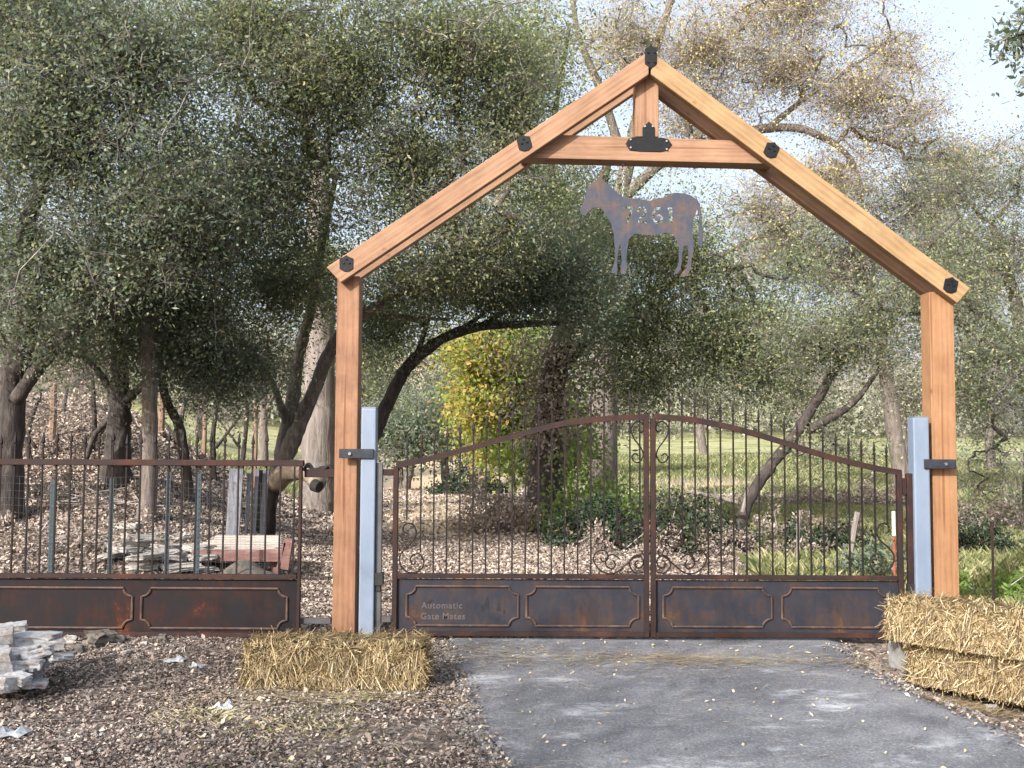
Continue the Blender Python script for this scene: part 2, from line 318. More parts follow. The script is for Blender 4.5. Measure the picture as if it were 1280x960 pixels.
so_ = ramp(nt, [(.35, (.075, .058, .053)), (.65, (.16, .13, .115))]); nz = noise(nt, v, 3, 9, .75); Lk.new(nz, so_.inputs[0])
lit = mixc(nt, .62, so_.outputs[0], lr.outputs[0])
gr = ramp(nt, [(.36, (.09, .10, .05)), (.45, (.18, .21, .08)), (.52, (.33, .32, .17)), (.62, (.42, .38, .26))])
gn = noise(nt, v, .35, 9, .75); gn2 = noise(nt, v, 9, 6, .8); Lk.new(mth(nt, 'ADD', mth(nt, 'MULTIPLY', gn, .6), mth(nt, 'MULTIPLY', gn2, .4)), gr.inputs[0])
pr = ramp(nt, [(.3, (.38, .29, .18)), (.7, (.62, .50, .34))]); Lk.new(noise(nt, v, 5, 8, .75), pr.inputs[0])
mo = ramp(nt, [(.35, (.04, .06, .02)), (.7, (.10, .13, .045))]); Lk.new(noise(nt, v, 14, 6, .8), mo.inputs[0])
c = mixc(nt, attr('moss'), lit, mixc(nt, .5, mo.outputs[0], lit))
c = mixc(nt, attr('grass'), c, gr.outputs[0]); c = mixc(nt, attr('path'), c, pr.outputs[0])
Lk.new(c, bs.inputs['Base Color']); bs.inputs['Roughness'].default_value = .95; bs.inputs['Specular IOR Level'].default_value = .2
bump(nt, bs, mth(nt, 'ADD', sp.outputs[1], noise(nt, v, 40, 6, .8)), .8, .02)
ground = bulk('ground', np.stack([X, Y, Z], -1).reshape(-1, 3), fc, m)
ground.data.polygons.foreach_set('use_smooth', [True]*len(ground.data.polygons))
for nm, arr in zip(('grass', 'path', 'moss'), zones(X, Y)):
    a = ground.data.attributes.new(nm, 'FLOAT', 'POINT'); a.data.foreach_set('value', np.clip(arr, 0, 1).astype(np.float32).ravel())
tag(ground, kind='structure')

# driveway: asphalt sheet with a ragged edge
m, nt, N, Lk, bs = newmat('asphalt'); v = coords(nt)
n1 = noise(nt, v, 1.1, 8, .7); n2 = noise(nt, v, 75, 5, .9)
r = ramp(nt, [(.38, (.075, .078, .090)), (.5, (.130, .135, .152)), (.62, (.25, .255, .27))]); Lk.new(mth(nt, 'ADD', mth(nt, 'MULTIPLY', n1, .38), mth(nt, 'MULTIPLY', n2, .62)), r.inputs[0])
dust_dapple = ramp(nt, [(.55, (0, 0, 0)), (.66, (1, 1, 1))]); Lk.new(noise(nt, coords(nt, (.8, 1.5, 1)), 1.5, 10, .72), dust_dapple.inputs[0])  # chalky stains, contrast raised so the pale colour also paints sun dapples
c = mixc(nt, mth(nt, 'MULTIPLY', dust_dapple.outputs[0], .75), r.outputs[0], (.46, .48, .52))
oil = ramp(nt, [(.28, (1, 1, 1)), (.4, (0, 0, 0))]); Lk.new(noise(nt, v, .9, 6, .7), oil.inputs[0])
c = mixc(nt, mth(nt, 'MULTIPLY', oil.outputs[0], .4), c, (.07, .065, .07))
ag = N.new('ShaderNodeTexVoronoi'); ag.inputs['Scale'].default_value = 95; Lk.new(v, ag.inputs[0]); sc3 = N.new('ShaderNodeSeparateColor'); Lk.new(ag.outputs['Color'], sc3.inputs[0])
agr = ramp(nt, [(.80, (0, 0, 0)), (.92, (1, 1, 1))]); Lk.new(sc3.outputs[0], agr.inputs[0]); c = mixc(nt, mth(nt, 'MULTIPLY', agr.outputs[0], .35), c, (.36, .36, .37))
agd = ramp(nt, [(.10, (1, 1, 1)), (.22, (0, 0, 0))]); Lk.new(sc3.outputs[1], agd.inputs[0]); c = mixc(nt, mth(nt, 'MULTIPLY', agd.outputs[0], .4), c, (.035, .035, .04))
wp = N.new('ShaderNodeVectorMath'); wp.operation = 'ADD'; nzv = N.new('ShaderNodeTexNoise'); nzv.inputs['Scale'].default_value = 2.5; nzv.inputs['Detail'].default_value = 6; Lk.new(v, nzv.inputs['Vector']); Lk.new(v, wp.inputs[0]); Lk.new(nzv.outputs['Color'], wp.inputs[1])
ck = N.new('ShaderNodeTexVoronoi'); ck.feature = 'DISTANCE_TO_EDGE'; ck.inputs['Scale'].default_value = .55; Lk.new(wp.outputs[0], ck.inputs[0])
ckr = ramp(nt, [(.0015, (1, 1, 1)), (.006, (0, 0, 0))]); Lk.new(ck.outputs['Distance'], ckr.inputs[0]); ckm = ramp(nt, [(.50, (0, 0, 0)), (.60, (1, 1, 1))]); Lk.new(noise(nt, v, .8, 4, .6), ckm.inputs[0])
c = mixc(nt, mth(nt, 'MULTIPLY', mth(nt, 'MULTIPLY', ckr.outputs[0], ckm.outputs[0]), .7), c, (.03, .03, .032))
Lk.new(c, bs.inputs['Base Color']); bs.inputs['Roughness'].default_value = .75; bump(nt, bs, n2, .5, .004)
left = [(548, 799), (552, 810), (562, 835), (574, 862), (583, 890), (592, 915), (607, 940), (622, 962), (650, 1040)]
right = [(1052, 799), (1075, 820), (1110, 842), (1145, 862), (1190, 880), (1240, 900), (1290, 922), (1340, 960), (1440, 1040)]
def flat0(px, py): d = ray(px, py); t = (CAM.z-.0)/-d.z; return CAM+d*t
Lp = spline([flat0(*q) for q in left], 8); Rp = spline([flat0(*q) for q in right], 8)
Lp.append(Vector((Lp[-1].x+.1, -14, 0))); Rp.append(Vector((Rp[-1].x+2, -14, 0)))
dv = []; df = []; K = 24
for i, (a, b) in enumerate(zip(Lp, Rp)):
    a = a+Vector((random.uniform(-.035, .035), 0, 0)); b = b+Vector((random.uniform(-.03, .03), 0, 0))
    for k in range(K+1):
        q = a.lerp(b, k/K); edge = min(k, K-k)
        dv.append((q.x, q.y, (.006 if edge else -.03)+.004*math.sin(q.x*2+q.y)))
for i in range(len(Lp)-1):
    for k in range(K): j = i*(K+1)+k; df.append((j, j+K+1, j+K+2, j+1))
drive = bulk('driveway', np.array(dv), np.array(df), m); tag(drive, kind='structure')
drive.data.polygons.foreach_set('use_smooth', [True]*len(df))
def on_drive(x, y):
    ly = np.array([p.y for p in Lp])[::-1]; lx = np.array([p.x for p in Lp])[::-1]
    ry = np.array([p.y for p in Rp])[::-1]; rx = np.array([p.x for p in Rp])[::-1]
    return (x > np.interp(y, ly, lx)) & (x < np.interp(y, ry, rx)) & (y < ly.max())

# ------------------------------------------------------------------ trees
def skeleton_tree(name, label, cat, base, limbs, blobs, leaf, bark, twig='twigd', L=.05, W=.026, leaves=90, sigma=.24, twigs=4,
                  group=None, tipr=.0045, tint=(0, 1), flat=0, twl=.45, skew=1.0, maxr=.06, droop=0.0):
    """limbs: lists of (px, py, Y, radius) or (Vector, radius); blobs: (px, py, Y, rx, ry, rz, n clusters)"""
    loc = Vector(base); t = empty(name, loc, label, cat, group)
    wood = MB(); nodes = []
    for li, lb in enumerate(limbs):
        pts = []; rs = []
        for q in lb:
            if len(q) == 4: pts.append(P(q[0], q[1], q[2])); rs.append(q[3])
            else: pts.append(Vector(q[0])); rs.append(q[1])
        sp = spline(pts, 7); rr = np.interp(np.linspace(0, len(rs)-1, len(sp)), range(len(rs)), rs)
        for i, q in enumerate(sp):
            if 0 < i: sp[i] = q+Vector(rng.normal(0, .10, 3))*float(rr[i])*.55
        rr = [float(a*(1+.045*rng.normal())) for a in rr]
        wood.tube(sp, rr, 9 if max(rs) > .06 else 6)
        nodes += [(p.x, p.y, p.z) for p in sp[3:]]
    cl = []
    for (px, py, Yc, rx, ry, rz, n) in blobs:
        c = P(px, py, Yc); u = unit(n)*np.minimum(np.abs(rng.normal(.55, .42, n)), 1.7)[:, None]
        cl.append(np.array(c)+u*np.array([rx, ry, rz]))
    tw = MB()
    if cl:
        cl = np.concatenate(cl)
        gzv = terrain(cl[:, 0], cl[:, 1]); cl = cl[cl[:, 2] > gzv+.25]
        sk = np.array(nodes); d0 = np.array([np.min(np.sum((sk-c)**2, 1)) for c in cl]); order = np.argsort(d0); cl = cl[order]
        allp = np.concatenate([sk, cl]); par = []; ns = len(sk)
        for i in range(len(cl)):
            d = np.sum((allp[:ns+i]-cl[i])**2, 1); par.append(int(np.argmin(d)))
        load = np.ones(len(allp))
        for i in range(len(cl)-1, -1, -1):
            if par[i] >= ns: load[par[i]] += load[ns+i]
        for i in range(len(cl)):
            a = Vector(allp[par[i]]); b = Vector(cl[i]); ln = (b-a).length
            mid = a.lerp(b, .5)+Vector(rng.normal(0, .09, 3))*ln+Vector((0, 0, .06*ln)); q1 = a.lerp(mid, .5)+Vector(rng.normal(0, .05, 3))*ln; q2 = mid.lerp(b, .5)+Vector(rng.normal(0, .05, 3))*ln
            r1 = min(tipr*math.sqrt(load[ns+i])*1.15, maxr)
            (wood if r1 > tipr*2 else tw).tube([a, q1, mid, q2, b], [r1*1.15, r1, r1*.95, r1*.85, r1*.7], 5 if r1 > .015 else 3, cap=False)
        k = np.repeat(np.arange(len(cl)), twigs)
        for i in k:
            a = Vector(cl[i]); d = Vector(unit(1)[0]); d.z = d.z*.7-droop; d *= twl*random.uniform(.5, 1.2)
            mid = a+d*.5+Vector(rng.normal(0, .12, 3))*d.length
            tw.tube([a, mid, a+d+Vector((0, 0, -.1*d.length))], [tipr*.6, tipr*.45, tipr*.25], 3, cap=False)
            if random.random() < .7: tw.tube([mid, mid+Vector(rng.normal(0, .45, 3))*d.length], [tipr*.4, tipr*.2], 3, cap=False)
        if leaves:
            sc_ = rng.lognormal(0, .35, len(cl)); cnt = np.maximum((leaves*sc_), 3).astype(int)
            ci = np.repeat(np.arange(len(cl)), cnt); pos = cl[ci]+rng.normal(0, 1, (len(ci), 3))*(sigma*np.sqrt(sc_[ci]))[:, None]*np.array([1, 1, .8])
            cb = rng.normal(0, .12, len(cl))[ci]; tn = np.clip(rng.beta(1.6*skew, 2.1, len(ci))+cb, 0, 1); tn = tint[0]+tn*(tint[1]-tint[0])
            v, f = leaf_arrays(pos, np.full(len(ci), L), np.full(len(ci), W), flat)
            bulk('leaves', v, f, M[leaf], t, tn)
    if tw.n: wood.add(tw.v, tw.f, 1)
    if wood.n: wood.build('trunk', [M[bark], M[twig]], t, smooth=True)
    return t
def gb(px, Yd, dz=-.15):
    p = P(px, 552, Yd); p.z = gz(p.x, p.y)+dz; return p

# big oaks at the left
b = gb(8, 12.5)
skeleton_tree('oak_tree', 'dark thick-trunked oak at the left edge of the photo behind the side fence', 'tree', b,
  [[(b, .24), (12, 500, 12.5, .17), (25, 440, 12.3, .15), (38, 380, 12.0, .13), (30, 300, 11.5, .10), (60, 200, 11, .06)],
   [(20, 500, 12.4, .10), (52, 455, 12.3, .08), (95, 415, 12.2, .06), (150, 385, 12, .04), (190, 350, 11.8, .02)],
   [(15, 450, 12.4, .08), (-20, 380, 12.2, .06), (-50, 280, 12, .04)]],
  [(40, 330, 11.6, 1.5, 1.4, .95, 150), (60, 170, 11.2, 1.7, 1.5, 1.2, 220), (20, 20, 11, 1.9, 1.6, 1.2, 190), (200, 240, 11.2, 1.1, 1.2, 1.0, 120), (170, 70, 11, 1.3, 1.4, .9, 120), (60, 425, 12, .8, .6, .22, 16)],
  'oak', 'bark', leaves=98, L=.047, W=.028, twigs=9)
b = gb(148, 14)
skeleton_tree('oak_tree', 'forked dark oak on the leafy bank, left of the straight pale trunk', 'tree', b,
  [[(b, .22), (148, 545, 14, .17), (150, 500, 14, .15), (148, 450, 13.9, .10), (140, 390, 13.6, .07), (120, 300, 13.2, .04)],
   [(152, 505, 14, .08), (175, 485, 13.9, .06), (205, 460, 13.7, .05), (240, 400, 13.4, .03)],
   [(146, 500, 14, .06), (115, 455, 13.8, .045), (80, 440, 13.6, .035), (50, 442, 13.4, .02)],
   [(140, 520, 14, .05), (118, 545, 14.2, .04), (108, 575, 14.3, .035)]],
  [(150, 350, 13.4, 1.5, 1.3, .8, 150), (230, 400, 13.4, 1.1, 1.2, .75, 130), (260, 280, 13, 1.5, 1.3, 1.1, 150), (90, 420, 13.4, .9, .8, .25, 30), (255, 460, 13.6, .55, .5, .38, 34), (305, 470, 14, .45, .4, .38, 24), (180, 440, 13.5, .6, .4, .25, 16)],
  'oak', 'bark', leaves=98, L=.047, W=.028, twigs=8)
b = gb(186, 13)
skeleton_tree('tree_trunk', 'straight grey-barked tree on the bank, trunk bare to where the oak leaves begin', 'tree', b,
  [[(b, .13), (187, 540, 13, .105), (187, 480, 13, .095), (186, 400, 12.9, .085), (190, 300, 12.8, .06)]],
  [(200, 320, 12.8, .9, .8, .8, 60)], 'oak', 'bark2', leaves=110)
b = gb(240, 14.5)
skeleton_tree('oak_sapling', 'slender dark tree leaning left on the bank beside the grey straight trunk', 'tree', b,
  [[(b, .08), (226, 540, 14.5, .07), (208, 500, 14.4, .065), (200, 450, 14.3, .055), (210, 380, 14, .04)]],
  [(225, 430, 14, .8, .8, .5, 60), (300, 470, 14.4, .5, .6, .35, 26)], 'oak', 'bark', leaves=130)
# leaning oak in the middle left with the burnt, cut base
b = gb(330, 15.5)
skeleton_tree('leaning_oak', 'leaning two-stemmed oak with sunlit grey trunk right behind the side fence end', 'tree', b,
  [[(b, 0.144), (340, 610, 15.5, 0.137), (356, 572, 15.5, 0.144), (373, 535, 15.4, 0.122), (392, 490, 15.2, 0.108), (412, 440, 15, 0.101), (440, 405, 14.6, 0.086), (490, 372, 14.2, 0.065), (545, 345, 13.8, 0.043), (600, 300, 13.4, 0.029)],
   [(352, 580, 15.5, .13), (356, 545, 15.6, .12), (366, 500, 15.7, .11), (372, 450, 15.8, .10), (385, 400, 15.6, .08), (400, 320, 15, .06), (420, 220, 14.5, .04)],
   [(358, 530, 15.6, .06), (345, 490, 15.4, .05), (325, 450, 15.2, .04), (300, 425, 15, .03), (270, 410, 14.8, .02)],
   [(420, 430, 14.9, .07), (450, 395, 14.9, .05), (500, 395, 14.8, .035), (560, 400, 14.7, .02)]],
  [(330, 230, 13.4, 1.7, 1.5, 1.3, 200), (400, 90, 12.8, 1.9, 1.5, 1.2, 240), (520, 210, 13.2, 1.5, 1.3, 1.2, 170), (560, 60, 12.8, 1.6, 1.4, .9, 180),
   (640, 150, 13.4, .8, 1.1, 1.5, 120), (300, 30, 12.4, 1.6, 1.3, .9, 150), (600, 300, 13.6, 1.2, 1.0, .6, 90), (530, 350, 14, 1.3, 1.0, .45, 80), (350, 360, 14.2, 1.0, 1, .6, 80)],
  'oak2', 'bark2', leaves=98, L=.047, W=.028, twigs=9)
# arching dark limb
b = gb(452, 16.5)
skeleton_tree('arching_oak', 'dark oak whose long bare limb arches over the path behind the left timber post', 'tree', b,
  [[(b, 0.170), (458, 570, 16.5, 0.145), (474, 528, 16.4, 0.119), (497, 478, 16.2, 0.106), (520, 448, 16, 0.098), (560, 420, 15.8, 0.085), (605, 408, 15.5, 0.072), (650, 405, 15.2, 0.060), (700, 404, 15, 0.038)],
   [(520, 448, 16, .05), (535, 400, 15.8, .035), (545, 350, 15.5, .025)],
   [(600, 408, 15.6, .05), (640, 385, 15.4, .04), (700, 370, 15.1, .028), (740, 355, 15, .018)],
   [(565, 418, 15.8, .05), (600, 395, 15.6, .035), (625, 370, 15.5, .02)]],
  [(620, 365, 15.3, 1.5, 1.1, .42, 130), (720, 380, 15, .7, .9, .4, 60), (480, 400, 15.8, .8, .9, .6, 60), (690, 330, 15, 1.1, 1, .5, 90)],
  'oak', 'bark', leaves=130)
# pale tall trunk
b = gb(398, 22)
skeleton_tree('tall_pale_tree', 'tall pale straight trunk standing behind the leaning oak, left of the timber post', 'tree', b,
  [[(b, .42), (398, 570, 22, .38), (400, 480, 22, .34), (401, 400, 22, .31), (398, 300, 22, .28), (400, 180, 22, .2)]],
  [(400, 330, 21, 2.2, 1.8, 1.2, 70), (470, 440, 22, 1.0, 1, .7, 40)], 'oak2', 'bark3', leaves=110, L=.07, W=.035)
# ivy-clad oak in the centre with dry vine
b = gb(681, 19)
skeleton_tree('ivy_clad_oak', 'thick-trunked oak wrapped in dry brown vine behind the left gate leaf', 'tree', b,
  [[(b, .42), (682, 600, 19, .35), (684, 540, 19, .30), (692, 470, 18.8, .26), (710, 400, 18.5, .2), (740, 300, 18, .13), (760, 200, 17.6, .07)],
   [(692, 470, 18.8, .14), (760, 400, 18, .10), (850, 350, 17.4, .07), (940, 330, 17, .04)],
   [(705, 420, 18.6, .12), (700, 320, 18.6, .09), (690, 180, 18.6, .06), (712, 30, 18.6, .04)]],
  [(800, 400, 17.4, 1.5, 1.4, 1.0, 190), (900, 430, 17, 1.3, 1.3, .8, 150), (760, 300, 17.4, 1.6, 1.5, 1.0, 210), (860, 320, 17, 1.3, 1.3, .75, 130), (690, 250, 18, 1.2, 1.2, 1.4, 150),
   (940, 400, 17, .9, 1, .8, 70), (660, 70, 18, 1.1, 1.3, 1.3, 130), (800, 480, 17.2, 1.0, 1, .5, 60), (960, 470, 17, .9, .8, .5, 40), (1000, 330, 17.5, .9, .9, .9, 36)],
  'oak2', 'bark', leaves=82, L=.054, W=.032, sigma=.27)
vp = np.concatenate([np.array(P(690+10*math.sin(i), 560-i*11, 18.5))+rng.normal(0, 1, (330, 3))*np.array([.40+.02*i, .35, .18]) for i in range(13)])
v, f = leaf_arrays(vp, np.full(len(vp), .085), np.full(len(vp), .05)); o = bulk('dry_vine', v, f, M['mauve'], None, rng.beta(1.6, 2, len(vp)))
tag(o, 'mass of dry brown vine leaves hanging on the central ivy-clad oak', 'vine')
# yellow-green maple
b = gb(640, 23)
skeleton_tree('autumn_maple', 'bright green and orange autumn tree beside the path, left of the thick oak', 'tree', b,
  [[(b, .09), (640, 560, 23, .07), (635, 500, 23, .05), (630, 440, 23, .03)]],
  [(645, 450, 22, .9, .8, .7, 70), (660, 520, 22, 1.0, .8, .7, 60), (690, 570, 20.4, .8, .5, .5, 30)], 'maple', 'bark2', leaves=110, L=.10, W=.075, sigma=.25, tint=(0, .62), twigs=2)
b = gb(600, 24)
skeleton_tree('autumn_maple', 'small orange and yellow autumn tree at the left of the bright green one', 'tree', b,
  [[(b, .07), (602, 540, 24, .05), (600, 480, 24, .03), (605, 440, 24, .02)]],
  [(600, 445, 21.5, .7, .7, .5, 44), (600, 500, 21.5, .6, .7, .7, 46), (610, 560, 23, .5, .5, .4, 16)], 'maple', 'bark2', leaves=100, L=.10, W=.07, sigma=.25, tint=(.30, 1), twigs=2)
# tree behind the right post, leaning
b = gb(915, 15.5)
skeleton_tree('leaning_oak', 'dark tree leaning far to the right behind the right gate leaf', 'tree', b,
  [[(b, 0.116), (930, 640, 15.5, 0.095), (952, 598, 15.5, 0.092), (985, 555, 15.4, 0.088), (1015, 510, 15.3, 0.082), (1045, 460, 15.2, 0.068), (1075, 410, 15.1, 0.054), (1110, 370, 15, 0.041), (1150, 320, 14.9, 0.024), (1200, 270, 14.8, 0.014)],
   [(1010, 537, 15.4, .08), (1045, 518, 15.2, .065), (1070, 500, 15, .045), (1100, 460, 14.8, .03)],
   [(1050, 450, 15.2, .06), (1065, 400, 15.3, .045), (1085, 360, 15.4, .03), (1100, 320, 15.4, .02)],
   [(1100, 385, 15, .04), (1150, 392, 14.8, .03), (1210, 370, 14.6, .02)]],
  [(1080, 420, 15, 1.2, 1.1, .7, 80), (1010, 430, 15.2, .8, .8, .5, 50), (1160, 360, 14.8, 1.0, 1, .8, 90), (1240, 450, 14.4, .9, 1, .8, 90), (1050, 560, 15.2, .9, .6, .35, 24)],
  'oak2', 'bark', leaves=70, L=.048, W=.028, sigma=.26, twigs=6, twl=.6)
# right-hand trees
b = gb(1290, 17)
skeleton_tree('olive_oak', 'olive-green oak at the right edge, behind the right timber post', 'tree', b,
  [[(b, .22), (1295, 560, 17, .19), (1285, 470, 17, .15), (1270, 380, 17, .11), (1240, 280, 17, .06)],
   [(1285, 450, 17, .08), (1240, 400, 16.8, .06), (1190, 350, 16.5, .04), (1140, 290, 16.3, .02)]],
  [(1250, 330, 16.8, 1.3, 1.2, 1.1, 110), (1270, 450, 16.5, 1.0, 1.1, .8, 90), (1180, 300, 16.6, 1.0, 1, .6, 60), (1200, 230, 17, .9, 1, .5, 50), (1270, 230, 16.5, .8, 1, .8, 50), (1220, 490, 16.6, .9, 1, .45, 50)],
  'oak2', 'bark2', leaves=52, sigma=.34, twigs=7, twl=.7)
b = gb(1130, 30)
skeleton_tree('pinkish_bare_tree', 'half-bare pinkish brown tree beyond the right rafter of the arch', 'tree', b,
  [[(b, .28), (1110, 480, 30, .22), (1090, 380, 30, .15), (1060, 290, 30, .07)], [(1100, 430, 30, .12), (1140, 340, 30, .09), (1180, 240, 30, .05)],
   [(1095, 400, 30, .1), (1040, 330, 30, .06), (1010, 290, 30, .03)]],
  [(1060, 330, 29, 2.2, 2, 1.6, 170), (1150, 260, 29, 2.6, 2, 1.8, 190), (1190, 360, 29, 2.6, 2, 1.7, 190), (1060, 430, 30, 2.2, 1.5, 1.3, 120), (980, 300, 29, 1.5, 1.5, 1.0, 60)],
  'mauve', 'bark2', twig='twig', L=.07, W=.045, leaves=40, sigma=.5, twigs=9, twl=1.0, tipr=.009)
b = gb(752, 27)
skeleton_tree('tall_bare_tree', 'tall nearly bare autumn tree filling the sky above the arch ridge', 'tree', b,
  [[(b, .42), (755, 450, 27, .34), (765, 300, 27, .27), (790, 180, 27, .20), (820, 60, 27, .12), (860, -60, 27, .06)],
   [(775, 250, 27, .16), (850, 190, 26.6, .13), (965, 160, 26.3, .12), (1030, 172, 26, .09), (1070, 210, 26, .06), (1080, 270, 26, .03)],
   [(960, 160, 26.3, .09), (1010, 120, 26.2, .07), (1070, 80, 26, .05), (1130, 40, 26, .02)],
   [(780, 200, 27, .13), (750, 110, 26.8, .12), (722, 40, 26.6, .07), (712, -40, 26.5, .08)],
   [(990, 280, 26.6, .05), (960, 290, 26.6, .06), (900, 320, 27, .07)],
   [(810, 100, 27, .1), (920, 40, 26.7, .07), (970, -20, 26.5, .04)]],
  [(780, 50, 26, 2.0, 2, 1.7, 120), (880, 60, 26, 2.2, 2, 1.7, 150), (980, 90, 26, 2.0, 2, 1.6, 130), (1070, 120, 26, 1.6, 1.8, 1.6, 130), (1000, 10, 26, 2.2, 1.8, 1.1, 130), (1120, 70, 26, 1.1, 1.3, .9, 50),
   (1040, 230, 26, 1.8, 1.3, 1.1, 110), (870, 150, 26.5, 1.6, 1.5, 1.2, 80), (1130, 150, 26, 1.4, 1.4, 1.1, 50), (1190, 200, 27, 1.8, 1.4, .9, 70), (950, 260, 26.5, 1.6, 1.5, 1.0, 70), (940, 330, 27, 1.7, 1.4, 1, 36)],
  'autumn', 'bark2', twig='twig', L=.065, W=.042, leaves=44, sigma=.42, twigs=9, twl=.95, tipr=.008)
b = Vector((6.2, 7.5, -.1))
skeleton_tree('overhanging_tree', 'dark twigs of a nearer tree hanging in at the top right corner', 'tree', b,
  [[(b, .22), (Vector((6.2, 7.5, 2.5)), .18), (Vector((5.8, 7.3, 5.0)), .10), (1330, -30, 7.2, .03), (1290, 40, 7.1, .012)]],
  [(1275, 45, 7.2, .14, .3, .30, 12), (1300, 110, 7.2, .16, .3, .2, 6), (1330, 0, 7.2, .3, .3, .3, 14)], 'oak', 'bark', twig='twigd', leaves=26, sigma=.09, L=.06, W=.03, tipr=.004, twl=.22)
b = Vector((6.0, 10.2, -.1))
skeleton_tree('drooping_willow', 'drooping dark-leaved twigs hanging at the right edge beside the right timber post', 'tree', b,
  [[(b, .14), (Vector((5.9, 10.2, 1.8)), .11), (1330, 420, 10.2, .06), (1280, 460, 10.2, .02), (1240, 500, 10.1, .01)]],
  [(1245, 560, 10.1, .34, .35, .42, 34), (1270, 500, 10.1, .3, .3, .5, 30), (1225, 610, 10, .2, .2, .2, 9)], 'oak', 'bark', twig='twigd', leaves=22, sigma=.13, L=.032, W=.018, tipr=.003, twl=.35, droop=.6)
# background trees beyond the path, left to right
far = [(505, 33, 540, 1.8, 1.3, 'grey-green round tree beyond the path beside the left steel post', 'oak'),
       (560, 36, 520, 1.7, 1.6, 'grey-green shrubby tree at the bend of the far path', 'oak'),
       (450, 42, 470, 2.6, 2.6, 'pale grey tree standing far behind the left timber post', 'far'),
       (330, 40, 430, 3.0, 2.4, 'hazy pale tree beyond the bank behind the leaning oak', 'far'),
       (250, 50, 440, 3.2, 2.2, 'distant pale oak seen between the trunks on the bank', 'far'),
       (100, 45, 430, 3.6, 2.2, 'pinkish distant tree beyond the leafy bank at far left', 'mauve'),
       (560, 55, 440, 4.0, 3.2, 'pale distant tree seen under the arching limb', 'far'),
       (760, 44, 500, 2.6, 1.6, 'distant tree low behind the centre of the gate', 'far'),
       (880, 60, 490, 3.4, 2.0, 'distant olive tree at the top of the meadow behind the right leaf', 'far'),
       (1000, 65, 480, 3.6, 2.6, 'distant pale tree at the meadow top beyond the leaning trunk', 'far'),
       (1130, 58, 480, 3.6, 2.4, 'distant tree behind the right steel post', 'far'),
       (1240, 50, 490, 3.2, 2.0, 'distant tree at the right edge at the top of the meadow', 'far')]
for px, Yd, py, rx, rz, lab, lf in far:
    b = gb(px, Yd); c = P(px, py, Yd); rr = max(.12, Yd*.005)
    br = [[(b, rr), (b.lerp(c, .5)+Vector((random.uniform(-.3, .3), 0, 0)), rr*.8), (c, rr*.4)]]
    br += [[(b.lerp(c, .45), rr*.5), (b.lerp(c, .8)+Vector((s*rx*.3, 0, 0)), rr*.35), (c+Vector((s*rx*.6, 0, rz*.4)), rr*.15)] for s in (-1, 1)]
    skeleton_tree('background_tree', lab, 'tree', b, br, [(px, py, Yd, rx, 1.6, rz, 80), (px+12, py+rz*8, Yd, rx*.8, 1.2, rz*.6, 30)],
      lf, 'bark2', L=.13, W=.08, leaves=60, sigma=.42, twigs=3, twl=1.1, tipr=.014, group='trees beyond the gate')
# distant wood as one mass
n = 90000; fx = rng.uniform(-110, 110, n); fy = 105+rng.normal(0, 7, n); top = 9+3.5*np.sin(fx*.11)+2.2*np.sin(fx*.31+1)
fz = terrain(fx, fy)+top*rng.beta(1.5, 1.2, n)
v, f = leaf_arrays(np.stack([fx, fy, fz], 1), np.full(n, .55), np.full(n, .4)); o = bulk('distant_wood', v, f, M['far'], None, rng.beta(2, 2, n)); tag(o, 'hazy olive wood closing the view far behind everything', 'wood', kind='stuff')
# shade trees behind the viewpoint
for (x, y, z, rx, ry, rz, n, lab) in [(-7.5, -3.2, 5.9, 3.4, 2.2, 2.2, 105, 'broad oak behind the viewpoint, the nearer of two shading the driveway'),
                                   (-2.2, -4.2, 6.0, 2.6, 2.0, 1.9, 115, 'broad oak behind the viewpoint, the farther right of two shading the driveway')]:
    b = Vector((x, y-1.5, -.1)); c = Vector((x, y, z))
    t = skeleton_tree('shade_oak', lab, 'tree', b, [[(b, .3), (b.lerp(c, .4), .24), (c, .1)], [(b.lerp(c, .5), .14), (c+Vector((rx*.5, 0, .4)), .05)], [(b.lerp(c, .5), .14), (c+Vector((-rx*.5, 0, .2)), .05)]],
        [], 'oak', 'bark')
    u = unit(n)*(rng.uniform(0, 1, n)**.4)[:, None]; cl = np.array(c)+u*np.array([rx, ry, rz]); ci = np.repeat(np.arange(n), 90)
    v, f = leaf_arrays(cl[ci]+rng.normal(0, .26, (len(ci), 3)), np.full(len(ci), .085), np.full(len(ci), .05)); bulk('leaves', v, f, M['oak'], t, rng.beta(2, 2, len(ci)))

# ------------------------------------------------------------------ timber arch
YG = 8.33                                # plane of the gate
def timber(name, pts, y0, y1, mat, parent, ang, bev=.006):
    """pts: outline in world xz; grain runs at angle ang; local x along the grain"""
    c = Vector((sum(p[0] for p in pts)/len(pts), (y0+y1)/2, sum(p[1] for p in pts)/len(pts)))
    ca, sa = math.cos(ang), math.sin(ang); mb = MB()
    loc = [((p[0]-c.x)*ca+(p[1]-c.z)*sa, -(p[0]-c.x)*sa+(p[1]-c.z)*ca) for p in pts]
    mb.prism(loc, y0-c.y, y1-c.y); o = mb.build(name, mat)
    md = o.modifiers.new('bevel', 'BEVEL'); md.width = bev; md.segments = 2
    o.location = c; o.rotation_euler = (0, -ang, 0)
    o.parent = parent; o.matrix_parent_inverse = Matrix.Translation(-Vector(parent.location))
    return o
def xz(px, py, Y): p = P(px, py, Y); return (p.x, p.z)
arch = empty('timber_arch', (P(806, 790, YG).x, YG, 0), 'gabled arch of orange fir timbers with black plates standing over the gate', 'arch')
yF0, yF1, yB0, yB1 = YG-.06, YG+.03, YG+.225, YG+.315      # front boards, back boards; posts between
yP0, yP1 = YG+.033, YG+.222
